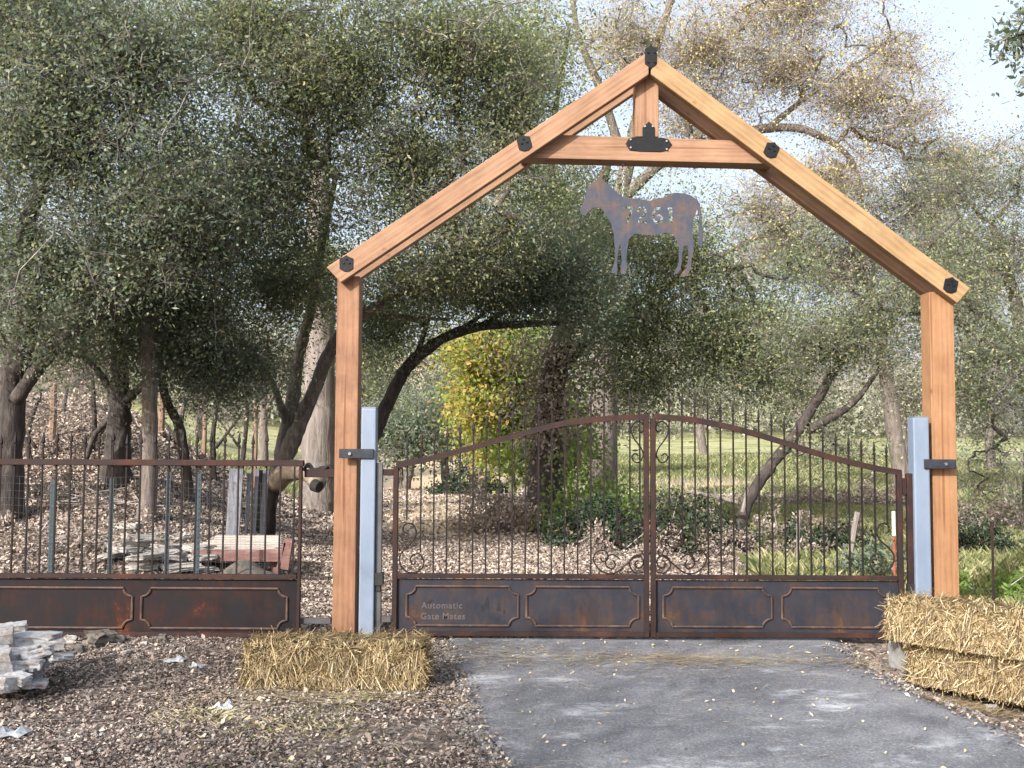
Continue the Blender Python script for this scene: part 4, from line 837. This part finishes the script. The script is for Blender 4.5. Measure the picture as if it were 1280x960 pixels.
# tan flagstones behind the side fence
k = 0
for i in range(26):
    a = random.uniform(138, 288); Yd = random.uniform(11.0, 12.2); p = P(a, 600, Yd); g0 = gz(p.x, p.y); lay = random.choice([0, 1, 2, 3]); 
    if abs(a-205) > 55: lay = min(lay, 1)
    stone('flagstone', ['bottom-layer', 'second-layer', 'upper-layer', 'topmost'][lay]+' flat tan flagstone in the pile behind the side fence', 'stone', (p.x, p.y, g0+.03+lay*.055), (random.uniform(.25, .45), random.uniform(.2, .35), random.uniform(.045, .065)), random.uniform(0, 3), 'stone_t', 'flagstone pile behind the fence', random.uniform(-.14, .14), .09, 100+i)
# dark rocks along the fence foot
for i, (a, b_, wd, h, mt, lab) in enumerate([(88, 801, .09, .07, 'stone_t', 'small pale stone at the fence foot beside the rubble heap'), (126, 803, .20, .13, 'stone_d', 'largest dark brown rock at the foot of the fence panel'), (145, 800, .12, .07, 'stone_t', 'tan stone just right of the large dark rock'),
        (203, 797, .06, .06, 'stone_d', 'small brown stone standing at the foot of the fence panel'), (157, 815, .06, .04, 'stone_t', 'small pale stone below the large dark rock'), (97, 812, .10, .06, 'stone_d', 'dark rock left of the largest rock'), (181, 802, .05, .03, 'stone_t', 'tiny pale stone between the two brown rocks')]):
    p = G(a, b_+4); stone('rock', lab, 'rock', (p.x, p.y, p.z+h*.35), (wd, wd*.8, h), i, mt, None, .1, .2, 200+i)
def crumple(label, px, py, wd, seed):
    p = G(px, py); rs = np.random.default_rng(seed); n_ = 6; vs = []; fs = []
    for i in range(n_):
        for j in range(n_): vs.append((p.x+(i/(n_-1)-.5)*wd+rs.normal(0, .008), p.y+(j/(n_-1)-.5)*wd*.8+rs.normal(0, .008), p.z+.02+abs(rs.normal(0, .018))*(1 if 0 < i < n_-1 and 0 < j < n_-1 else .4)))
    for i in range(n_-1):
        for j in range(n_-1): fs.append((i*n_+j, (i+1)*n_+j, (i+1)*n_+j+1, i*n_+j+1))
    mb = MB(); mb.add(vs, fs); o = mb.build('plastic_scrap', M['plastic'], loc=p); md = o.modifiers.new('s', 'SOLIDIFY'); md.thickness = .003; tag(o, label, 'litter')
crumple('larger crumpled pale scrap on the ground before the fence', 219, 829, .14, 1); crumple('small pale scrap right of the larger one by the fence', 247, 837, .09, 2)
crumple('pale blue scrap on the ground below the single bale', 281, 888, .11, 3); crumple('whitish scrap near the lower left corner', 14, 922, .16, 4); crumple('bluish crumpled plastic sheet below the rubble heap', 24, 862, .22, 5)
def stick(label, pts, r, mat='bark2', name='stick'):
    mb = MB(); g_ = [G(a, b_)+Vector((0, 0, r*1.5)) for a, b_ in pts]; mb.tube(spline(g_, 5), r, 6); tag(mb.build(name, M[mat], loc=g_[0]), label, 'stick')
stick('long dark stick lying left of the pale scrap', [(98, 835), (120, 829), (145, 822)], .012); stick('curved grey stick pointing at the pale scrap', [(132, 835), (150, 829), (175, 828), (193, 832)], .010)
stick('pale straight stick by the gutter beside the bales', [(1082, 815), (1092, 822), (1102, 834)], .006, 'oldpost'); stick('dark twig crossing the gutter hole', [(1068, 813), (1085, 829), (1098, 833)], .008)
stick('grey branch lying on the leaves behind the fence at left', [(30, 650), (70, 646), (118, 655)], .015, 'bark2')
# concrete block and rocks at the right gutter
p = P(1128, 818, 7.35); o = stone('concrete_block', 'rough concrete block half under the upper right bale', 'block', (p.x, p.y, p.z), (.13, .16, .20), .2, 'concrete', None, 0, .03, 300)
for i, (a, b_, wd, lab) in enumerate([(1208, 873, .12, 'grey rock at the foot of the lower right bale'), (1172, 868, .08, 'small dark rock left of the grey rock by the right bales'), (1060, 812, .10, 'dark rock at the left lip of the gutter hole'), (1110, 838, .09, 'flat dark rock at the front lip of the gutter hole'), (1240, 889, .07, 'small pale rock at the driveway edge on the right')]):
    p = G(a, b_); stone('rock', lab, 'rock', (p.x, p.y, p.z+.02), (wd, wd*.8, wd*.5), i, 'stone_d' if i != 4 else 'stone_t', None, .1, .2, 320+i)
# wire fence with teal posts
t = empty('wire_fence', (P(140, 600, 10.4).x, 10.4, 0), 'welded wire fence on teal steel posts behind the iron side fence', 'fence')
mb = MB(); x0, x1 = P(-60, 600, 10.4).x, P(335, 600, 10.4).x
xs = np.arange(x0, x1, .05)
for xx in xs: g0 = gz(xx, 10.4); mb.tube([(xx, 10.4, g0), (xx, 10.4, g0+1.15)], .0012, 3, cap=False)
for hh in np.arange(.03, 1.16, .075): mb.tube([(xx, 10.4, gz(xx, 10.4)+hh) for xx in np.linspace(x0, x1, 30)], .0013, 3, cap=False)
mb.build('wire_mesh', M['wire'], t)
for a, top in [(140, 597), (211, 590), (249, 592), (66, 600), (-8, 600)]:
    p = P(a, top, 10.44); g0 = gz(p.x, 10.44); mb = MB(); mb.box((p.x, 10.44, (p.z+g0-.1)/2), (.045, .008, p.z-g0+.1)); mb.box((p.x, 10.46, (p.z+g0-.1)/2), (.008, .03, p.z-g0+.1))
    for kk in np.arange(g0+.1, p.z, .06): mb.box((p.x, 10.434, kk), (.018, .006, .02))
    mb.build('steel_stake', M['teal'], t, loc=(p.x, 10.44, g0))
# far wire fence on the bank
for i, (a, Yd, top, r, mt, lab) in enumerate([(67, 15.5, 478, .055, 'oldpost', 'peeled wooden fence post on the bank at left'), (28, 13.5, 488, .010, 'rust', 'thin dark rod standing on the bank near the left oak'), (140, 13.6, 545, .010, 'rust', 'thin dark rod before the forked oak'),
        (256, 20, 512, .045, 'oldpost', 'reddish wooden post at the crest of the bank'), (320, 20, 500, .045, 'oldpost', 'wooden post at the crest nearest the leaning oak'), (203, 18, 470, .06, 'oldpost', 'pale wooden post just right of the straight trunk'), (500, 34, 570, .12, 'bark2', 'short wooden post at the far side of the path')]):
    p = P(a, top, Yd); g0 = gz(p.x, Yd); mb = MB(); mb.tube([(p.x, Yd, g0-.1), (p.x+.01, Yd, (g0+p.z)/2), (p.x, Yd, p.z)], [r*1.05, r, r*.95], 8); tag(mb.build('fence_post', M[mt], loc=(p.x, Yd, g0), smooth=False), lab, 'post')
# grey plank stack (upright boards) behind the side fence
for i, (a0_, a1_, tp, bt, lab) in enumerate([(281, 302, 586, 680, 'widest upright grey board leaning behind the side fence'), (304, 312, 590, 676, 'narrow pale upright board beside the widest grey one'), (314, 322, 586, 668, 'middle narrow grey upright board behind the side fence'), (324, 334, 588, 650, 'rightmost grey upright board near the charred stump')]):
    Yd = 12.6+i*.12; p0 = P(a0_, bt, Yd); p1 = P(a1_, tp, Yd+.1); g0 = gz(p0.x, Yd); mb = MB(); mb.add([(p0.x, Yd, g0-.05), (p1.x, Yd, g0-.05), (p1.x+.02, Yd+.1, p1.z), (p0.x+.01, Yd+.1, p1.z), (p0.x, Yd+.03, g0-.05), (p1.x, Yd+.03, g0-.05), (p1.x+.02, Yd+.13, p1.z), (p0.x+.01, Yd+.13, p1.z)],
        [(0, 1, 2, 3), (7, 6, 5, 4), (0, 4, 5, 1), (3, 2, 6, 7), (0, 3, 7, 4), (1, 5, 6, 2)]); tag(mb.build('upright_board', M['greyboard'], loc=(p0.x, Yd, g0)), lab, 'board', 'grey boards behind the side fence')
# pale platform with red edge, red stub
c = P(300, 690, 11.9); gp = gz(c.x, c.y); t = empty('plank_platform', (c.x, c.y, gp), 'low platform of pale planks with a peeling red edge behind the side fence', 'platform')
for i in range(7):
    mb = MB(); y_ = 11.55+i*.15; x0_ = P(240+i*5, 690, y_).x; x1_ = P(352, 690, y_).x; z_ = 1.63-(692-552)/1250*11.55+.03; mb.box(((x0_+x1_)/2, y_, z_+i*.012), (x1_-x0_, .138, .03)); mb.build('plank', M['paleboard'], t, loc=(x0_, y_, z_))
mb = MB(); mb.box(((P(240, 690, 11.45).x+P(352, 690, 11.45).x)/2, 11.46, z_-.045), (P(352, 690, 11.45).x-P(240, 690, 11.45).x, .03, .13)); mb.build('edge_board', M['redboard'], t, loc=(c.x, 11.46, z_))
for a in (246, 345): mb = MB(); px_ = P(a, 690, 11.6).x; mb.box((px_, 11.6, (z_-.12+gp-.1)/2+.03), (.08, .08, max(z_-gp+.1, .06))); mb.build('leg', M['redboard'], t, loc=(px_, 11.6, gp))
p = P(359, 692, 11.3); mb = MB(); mb.box((p.x, 11.3, p.z), (.09, .09, .34), rot=Euler((0, .12, 0)).to_matrix()); mb.box((p.x-.06, 11.3, p.z-.02), (.03, .09, .30), rot=Euler((0, .25, 0)).to_matrix()); tag(mb.build('red_stub_post', M['redboard'], loc=p), 'short red painted stub post at the right end of the plank platform', 'post')
# charred stump with cut limb in front of the leaning oak
t = empty('charred_stump', gb(335, 14.6), 'charred black stump with a pale sawn limb below the leaning oak', 'stump')
mb = MB(); mb.tube([gb(332, 14.6), P(333, 625, 14.6), P(342, 605, 14.6), P(352, 594, 14.5)], [.17, .14, .14, .13], 10); mb.tube([gb(326, 14.6), P(325, 610, 14.55), P(328, 588, 14.5)], [.09, .07, .04], 7); mb.build('stump', M['char'], t, smooth=True)
mb = MB(); mb.tube(spline([P(345, 604, 14.5), P(362, 588, 14.2), P(385, 592, 13.9), P(398, 604, 13.6)], 5), [.15]*8+[.12]*8, 10); mb.build('sawn_limb', M['cutwood'], t, smooth=True)
p = P(392, 606, 13.5); mb = MB(); mb.tube([p, p+Vector((.09, -.05, -.03))], [.085, .08], 12); mb.build('burnt_end', M['char'], t)
# dark thin post at right edge
p = P(1240, 655, 8.6); mb = MB(); mb.tube([(p.x, 8.6, -.2), (p.x, 8.6, p.z)], .012, 6); mb.box((p.x, 8.6, p.z), (.02, .03, .04)); tag(mb.build('iron_stake', M['rust'], loc=(p.x, 8.6, 0)), 'thin dark iron stake rising behind the right bales', 'stake')
# pale dead branches on the bramble, pale stake
for i, (pts, Yd, r, lab) in enumerate([([(858, 614), (890, 620), (922, 628)], 15.0, .03, 'pale dead branch lying over the bramble toward the leaning tree'), ([(899, 630), (895, 618), (893, 610)], 15.0, .02, 'short pale upright stub on the bramble'), ([(928, 640), (932, 622), (934, 612)], 15.0, .03, 'pale broken branch against the leaning trunk'),
                                  ([(1063, 690), (1068, 660), (1072, 640)], 11.5, .035, 'pale split stake standing in the weeds behind the right leaf'), ([(997, 690), (998, 660), (1000, 638)], 11.5, .02, 'thin brown stake in the weeds behind the right leaf'), ([(248, 640), (250, 600)], 12, .012, 'thin bare stem behind the side fence')]):
    mb = MB(); mb.tube(spline([P(a, b_, Yd) for a, b_ in pts], 4), r, 7); 
    if i in (3, 4): q0 = P(pts[0][0], pts[0][1], Yd); mb.tube([(q0.x, q0.y, gz(q0.x, q0.y)-.05), q0], r, 7)
    tag(mb.build('dead_branch', M['bark3'] if i in (3, 4) else M['bark3'], loc=P(pts[0][0], pts[0][1], Yd)), lab, 'branch')

# ------------------------------------------------------------------ bushes
def bush(name, label, px, Yd, rx, ry, h, mat, n, L, W, cat='bush', stems=True, tint=(0, 1), skew=1.6):
    p = P(px, 552, Yd); g0 = gz(p.x, p.y); t = empty(name, (p.x, p.y, g0), label, cat)
    nc = max(12, n//60); u = unit(nc)*(rng.uniform(.2, 1, nc)**.5)[:, None]; u[:, 2] = np.abs(u[:, 2])*rng.uniform(.4, 1.25, nc); u[:, :2] *= 1.25; cl = np.array([p.x, p.y, g0])+u*np.array([rx, ry, h])
    ci = rng.integers(0, nc, n); pos = cl[ci]+rng.normal(0, .11, (n, 3))*max(.5, h); pos[:, 2] = np.maximum(pos[:, 2], g0)
    v, f = leaf_arrays(pos, np.full(n, L), np.full(n, W)); bulk('leaves', v, f, M[mat], t, tint[0]+rng.beta(skew, 2, n)*(tint[1]-tint[0]))
    mb = MB()
    for c in cl[:60]: a = Vector((p.x+rng.normal()*rx*.3, p.y+rng.normal()*ry*.3, g0-.05)); b_ = Vector(c); mb.tube([a, a.lerp(b_, .5)+Vector(rng.normal(0, .05, 3)), b_], [.009, .007, .004], 4, cap=False)
    mb.build('stems', M['twig'], t)
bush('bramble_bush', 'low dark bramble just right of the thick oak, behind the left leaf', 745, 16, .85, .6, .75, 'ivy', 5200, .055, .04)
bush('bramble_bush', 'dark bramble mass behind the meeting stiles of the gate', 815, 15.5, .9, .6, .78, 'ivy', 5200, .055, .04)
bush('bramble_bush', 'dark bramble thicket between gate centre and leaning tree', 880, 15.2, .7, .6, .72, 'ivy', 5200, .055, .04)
bush('bramble_bush', 'green vine bush climbing between thick oak and gate centre', 745, 17.5, .7, .5, 1.6, 'maple', 3600, .08, .06, tint=(0, .45))
for px_, nm in ((770, 'brown dead brush tangled in front of the bramble left of the gate centre'), (850, 'brown dead brush tangled in the bramble right of the gate centre'), (905, 'brown dead brush at the foot of the leaning tree')):
    bush('dead_brush', nm, px_, 14.7, .7, .4, .45, 'mauve', 1300, .05, .03, 'brush')
bush('dry_shrub', 'pinkish dry shrub left of the thick oak trunk', 630, 18, .8, .5, .9, 'mauve', 5000, .06, .04)
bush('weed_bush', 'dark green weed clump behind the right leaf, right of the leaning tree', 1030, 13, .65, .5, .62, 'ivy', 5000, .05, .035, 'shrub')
bush('weed_bush', 'broad-leaved green weeds by the right hinge post', 1085, 10.6, .42, .4, .55, 'oak', 3600, .05, .035, 'shrub')
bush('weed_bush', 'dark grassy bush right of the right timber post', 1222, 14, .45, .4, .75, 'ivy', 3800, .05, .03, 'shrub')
bush('weed_bush', 'low green weeds behind the right bales', 1250, 10.2, .6, .5, .34, 'maple', 2600, .05, .035, 'shrub', tint=(0, .4))
bush('weed_bush', 'dark shrub at the foot of the far trees beside the path', 590, 31, 1.1, 1, .9, 'ivy', 4000, .09, .06, 'shrub')
bush('dry_shrub', 'tan dry weeds behind the right leaf, left of the pale split stake', 990, 12.5, .6, .5, .5, 'mauve', 2600, .05, .02, 'shrub')
bush('dry_shrub', 'reddish dry brush low behind the meadow edge at the leaning tree', 960, 17, 1.4, .6, .55, 'mauve', 4500, .06, .03, 'shrub')
bush('dry_shrub', 'tan brush band in the meadow beyond the right leaf', 1060, 24, 2.4, .8, .7, 'mauve', 6000, .08, .04, 'shrub')
bush('dry_shrub', 'greyish dry brush beside the right timber post', 1250, 18, 1.6, .7, .9, 'mauve', 5000, .07, .035, 'shrub')
for i, (a, Yd, tp, lab) in enumerate([(112, 15, 470, 'bare twisted sapling between the left oak and the forked oak'), (45, 14.5, 500, 'bare thin sapling beside the peeled post'), (85, 17, 480, 'bare sapling at the crest just right of the peeled post'), (270, 17, 470, 'bare sapling behind the upright boards'), (300, 19, 450, 'bare sapling at the crest left of the leaning oak'), (230, 18, 440, 'bare sapling at the crest beyond the slender dark tree')]):
    b = gb(a, Yd); skeleton_tree('bare_sapling', lab, 'tree', b, [[(b, .05), (a+random.uniform(-14, 14), (tp+600)/2, Yd, .04), (a+random.uniform(-25, 25), tp, Yd, .025)], [(a, 560, Yd, .03), (a+random.choice([-30, 30]), 520, Yd, .02)]],
        [(a, tp, Yd, .8, .6, .6, 26), (a+10, 520, Yd, .6, .5, .4, 12)], 'mauve', 'bark', twig='twigd', leaves=9, L=.06, W=.035, sigma=.22, twigs=5, twl=.5)
bush('brush_pile', 'tangled grey brush lying behind the wire fence at left', 90, 12, 1.5, .6, .30, 'mauve', 1800, .05, .03, 'brush')
bush('brush_pile', 'low dark brush on the bank left of the grey straight trunk', 120, 13.2, 1.0, .6, .35, 'mauve', 1500, .05, .03, 'brush', tint=(0, .6))

# ------------------------------------------------------------------ fallen leaves, grass, straw: uncountable cover
def scatter(n, x0, x1, y0, y1, keep): 
    x = rng.uniform(x0, x1, n); y = rng.uniform(y0, y1, n); k = keep(x, y); return x[k], y[k]
def infan(x, y, m=.03): return np.abs(x/y) < .53+m
def leafcover(name, label, x, y, L, W, mat, lift=.012, skew=1.6, dz=.5):
    n = len(x); z = terrain(x, y)+rng.uniform(.003, lift, n); z = np.where(on_drive(x, y), .012+rng.uniform(0, .006, n), z)
    v, f = leaf_arrays(np.stack([x, y, z], 1), np.full(n, L), np.full(n, W), dz); tag(bulk(name, v, f, M[mat], None, rng.beta(skew, 2, n)), label, 'leaves' if 'straw' not in name else 'straw', kind='stuff')
x, y = scatter(190000, -4.2, .2, 4.4, 9.2, lambda x, y: infan(x, y) & ~on_drive(x, y) & (wob(x, y, 2.3)*.35+wob(x, y, 6)*.25+.62 > rng.uniform(0, 1, len(x))))
leafcover('fallen_leaves', 'brown fallen leaves strewn over the dirt before the fence', x, y, .024, .014, 'litter', .015, 1.05)
x, y = scatter(9000, 1.6, 4.4, 4.6, 8.3, lambda x, y: infan(x, y) & ~on_drive(x, y))
leafcover('fallen_leaves', 'fallen leaves along the driveway edge at the right', x, y, .024, .014, 'litter', .015, 1.05)
def keep_b(x, y): g, p_, m_ = zones(x, y); return infan(x, y) & (rng.uniform(0, 1, len(x)) > g*.93+p_*.72)
x, y = scatter(300000, -9, 9, 8.6, 17, keep_b); leafcover('fallen_leaves', 'carpet of dry leaves on the path and bank behind the gate', x, y, .044, .030, 'litter', .03, 2.0, .35)
x, y = scatter(110000, -16, 10, 17, 34, keep_b); leafcover('fallen_leaves', 'dry leaves on the far path and bank', x, y, .09, .06, 'litter', .04, 2.2, .3)
x, y = scatter(1500, -1, 4, 4.4, 8.3, lambda x, y: on_drive(x, y) & infan(x, y)); k = rng.uniform(0, 1, len(x)) < .25+.75*sst(7, 8.2, y)+.5*sst(.8, 0, x-(-.5))
leafcover('fallen_leaves', 'sparse pale leaves scattered on the asphalt driveway', x[k], y[k], .026, .015, 'yleaf')
x, y = scatter(1500, -4.2, .1, 4.4, 9.2, lambda x, y: infan(x, y) & ~on_drive(x, y)); leafcover('fallen_leaves', 'larger curled pale leaves lying on the dirt before the fence', x, y, .045, .028, 'litter', .03, 1.8, .2)
def bits(name, label, x, y, kind, mat, s0, s1):
    mb = MB()
    for a, b_ in zip(x, y):
        z = (.012 if on_drive(np.array([a]), np.array([b_]))[0] else gz(a, b_)+.006); s_ = random.uniform(s0, s1)
        if kind == 'twig':
            d = Vector((random.gauss(0, 1), random.gauss(0, 1), random.gauss(0, .12))).normalized()*s_; p = Vector((a, b_, z+.008)); mb.tube([p-d, p+Vector((random.gauss(0, .15)*s_, random.gauss(0, .15)*s_, .004)), p+d], [.0022, .003, .0015], 4, cap=False)
        else:
            n_ = 5; r_ = [s_*random.uniform(.7, 1.2) for _ in range(n_)]; vs = [(a+r_[k]*math.cos(6.283*k/n_), b_+r_[k]*.85*math.sin(6.283*k/n_), z) for k in range(n_)]+[(a+.55*r_[k]*math.cos(6.283*k/n_+.3), b_+.5*r_[k]*math.sin(6.283*k/n_+.3), z+s_*.75) for k in range(n_)]
            mb.add(vs, [tuple(range(n_, 2*n_))]+[(k, (k+1) % n_, n_+(k+1) % n_, n_+k) for k in range(n_)])
    tag(mb.build(name, M[mat]), label, 'debris', kind='stuff')
x, y = scatter(1500, -4.2, .2, 4.4, 9.2, lambda x, y: infan(x, y) & ~on_drive(x, y)); bits('small_twigs', 'small broken twigs strewn in the leaf litter', x, y, 'twig', 'twigd', .02, .07)
x, y = scatter(900, -4.2, .2, 4.4, 8.5, lambda x, y: infan(x, y) & ~on_drive(x, y)); bits('pebbles', 'pale pebbles scattered in the dirt before the fence', x, y, 'peb', 'stone_t', .006, .02)
ly = rng.uniform(4.5, 8.2, 1500); side = rng.uniform(0, 1, 1500) < .55; lxs = np.interp(ly, [p.y for p in Lp][::-1], [p.x for p in Lp][::-1]); rxs = np.interp(ly, [p.y for p in Rp][::-1], [p.x for p in Rp][::-1])
ex = np.where(side, lxs+rng.normal(-.01, .04, 1500), rxs+rng.normal(.01, .07, 1500)); bits('gravel', 'gravel crumbled along both edges of the driveway', ex, ly, 'peb', 'concrete', .004, .014)
kx = np.where(side, lxs+np.abs(rng.normal(0, .06, 1500)), rxs-np.abs(rng.normal(0, .09, 1500))); leafcover('fallen_leaves', 'leaves gathered on the asphalt along the driveway edges', kx, ly, .028, .018, 'litter')
# loose straw on the driveway
def strawcover(label, x, y, lmin=.03, lmax=.12):
    n = len(x); a = rng.normal(0, .5, n); ln = rng.uniform(lmin, lmax, n)/2; w_ = rng.uniform(.0012, .0025, n); d = np.stack([np.cos(a), np.sin(a), rng.normal(0, .06, n)], 1); s_ = np.stack([-np.sin(a), np.cos(a), np.zeros(n)], 1)
    z = np.where(on_drive(x, y), .02, terrain(x, y)+.02)+rng.uniform(0, .012, n); c = np.stack([x, y, z], 1)
    v = np.stack([c-d*ln[:, None]-s_*w_[:, None], c+d*ln[:, None]-s_*w_[:, None], c+d*ln[:, None]+s_*w_[:, None], c-d*ln[:, None]+s_*w_[:, None]], 1).reshape(-1, 3)
    tag(bulk('loose_straw', v, np.arange(4*n).reshape(n, 4), M['straw'], None, .3+.7*rng.beta(2, 1.4, n)), label, 'straw', kind='stuff')
xx = np.concatenate([rng.normal(-.1, .35, 260), rng.normal(1.3, .75, 1100), rng.normal(.6, .9, 350), rng.uniform(-.5, 3, 120)]); yy = np.concatenate([rng.normal(7.75, .22, 260), rng.normal(7.55, .14, 1100), rng.normal(7.2, .3, 350), rng.uniform(5, 7.8, 120)])
k = on_drive(xx, yy); strawcover('loose straw strewn on the driveway before the gate', xx[k], yy[k])
xx = np.concatenate([rng.normal(-1.25, .5, 380), rng.normal(-1.6, .4, 40)]); yy = np.concatenate([rng.normal(6.40, .10, 380), rng.normal(6.1, .2, 40)]); strawcover('loose straw round the foot of the single bale', xx, yy)
xx = rng.normal(3.0, .25, 500); yy = 6.85-(xx-3.0)*1.2+rng.normal(0, .10, 500); strawcover('loose straw round the foot of the right bales', xx, yy)
def grass(name, label, x, y, hmin, hmax, mat, wd=.004, lean=.35, skew=1.6):
    n = len(x); z = terrain(x, y)-.01; h = rng.uniform(hmin, hmax, n); dx, dy = rng.normal(0, lean, (2, n)); th = rng.uniform(0, 3.14, n); wx, wy = np.cos(th)*wd, np.sin(th)*wd
    b0 = np.stack([x-wx, y-wy, z], 1); b1 = np.stack([x+wx, y+wy, z], 1); m1 = np.stack([x+dx*h*.35+wx*.7, y+dy*h*.35+wy*.7, z+h*.6], 1); tp = np.stack([x+dx*h, y+dy*h, z+h*.95], 1)
    v = np.stack([b0, b1, m1, tp], 1).reshape(-1, 3); tag(bulk(name, v, np.arange(4*n).reshape(n, 4), M[mat], None, rng.beta(skew, 2.2, n)), label, 'grass', kind='stuff')
def keep_g(x, y): g, p_, m_ = zones(x, y); return infan(x, y) & (rng.uniform(0, 1, len(x)) < g)
x, y = scatter(330000, 1.5, 13, 8.8, 24, keep_g); grass('meadow_grass', 'rough green and tan grass behind the right half of the gate', x, y, .06, .22, 'grass', .0035)
x, y = scatter(160000, -10, 26, 24, 60, keep_g); grass('meadow_grass', 'green meadow grass far behind the gate', x, y, .10, .30, 'grass', .016, skew=1.2)
x, y = scatter(30000, 2.6, 9, 8.9, 12.5, lambda x, y: infan(x, y) & (x/y > .25) & (wob(x, y, 1.3) > -.1)); grass('tall_dry_grass', 'taller tan grass and weeds by the right posts', x, y, .12, .42, 'grass', .0028)
x, y = scatter(26000, -4, -.5, 4.5, 7.6, lambda x, y: infan(x, y) & ~on_drive(x, y) & (wob(x+3, y, 1.9)+rng.normal(0, .3, len(x)) > .95)); grass('sparse_grass', 'sparse short grass tufts in the dirt before the fence', x, y, .015, .05, 'grass', .0016, .6)
x, y = rng.normal(-1.8, .16, 500), rng.normal(6.0, .16, 500); x2, y2 = rng.normal(-1.1, .22, 250), rng.normal(5.75, .10, 250); grass('dry_tuft', 'pale dry grass tufts before the single bale', np.concatenate([x, x2]), np.concatenate([y, y2]), .015, .055, 'drygrass', .0009, .9)
# soil heap behind the fence
p = P(318, 705, 11.1); n_ = 26; vs = []; fs = []
for i in range(n_):
    for j in range(n_):
        a, b_ = (i/(n_-1)-.5)*2, (j/(n_-1)-.5)*2; x_, y_ = p.x+a*.62, p.y+b_*.5; vs.append((x_, y_, gz(x_, y_)-.03+.26*math.exp(-(a*a+b_*b_)*2.6)*(1+.25*float(wob(x_*4, y_*4, 2)))))
for i in range(n_-1):
    for j in range(n_-1): fs.append((i*n_+j, (i+1)*n_+j, (i+1)*n_+j+1, i*n_+j+1))
mb = MB(); mb.add(vs, fs); tag(mb.build('soil_heap', M['stone_d'], smooth=False, loc=p), 'dark heap of ashes and soil before the plank platform', 'heap', kind='stuff')
# fix nested children whose parent is itself offset: parents sit at their own locations
bpy.context.view_layer.update()
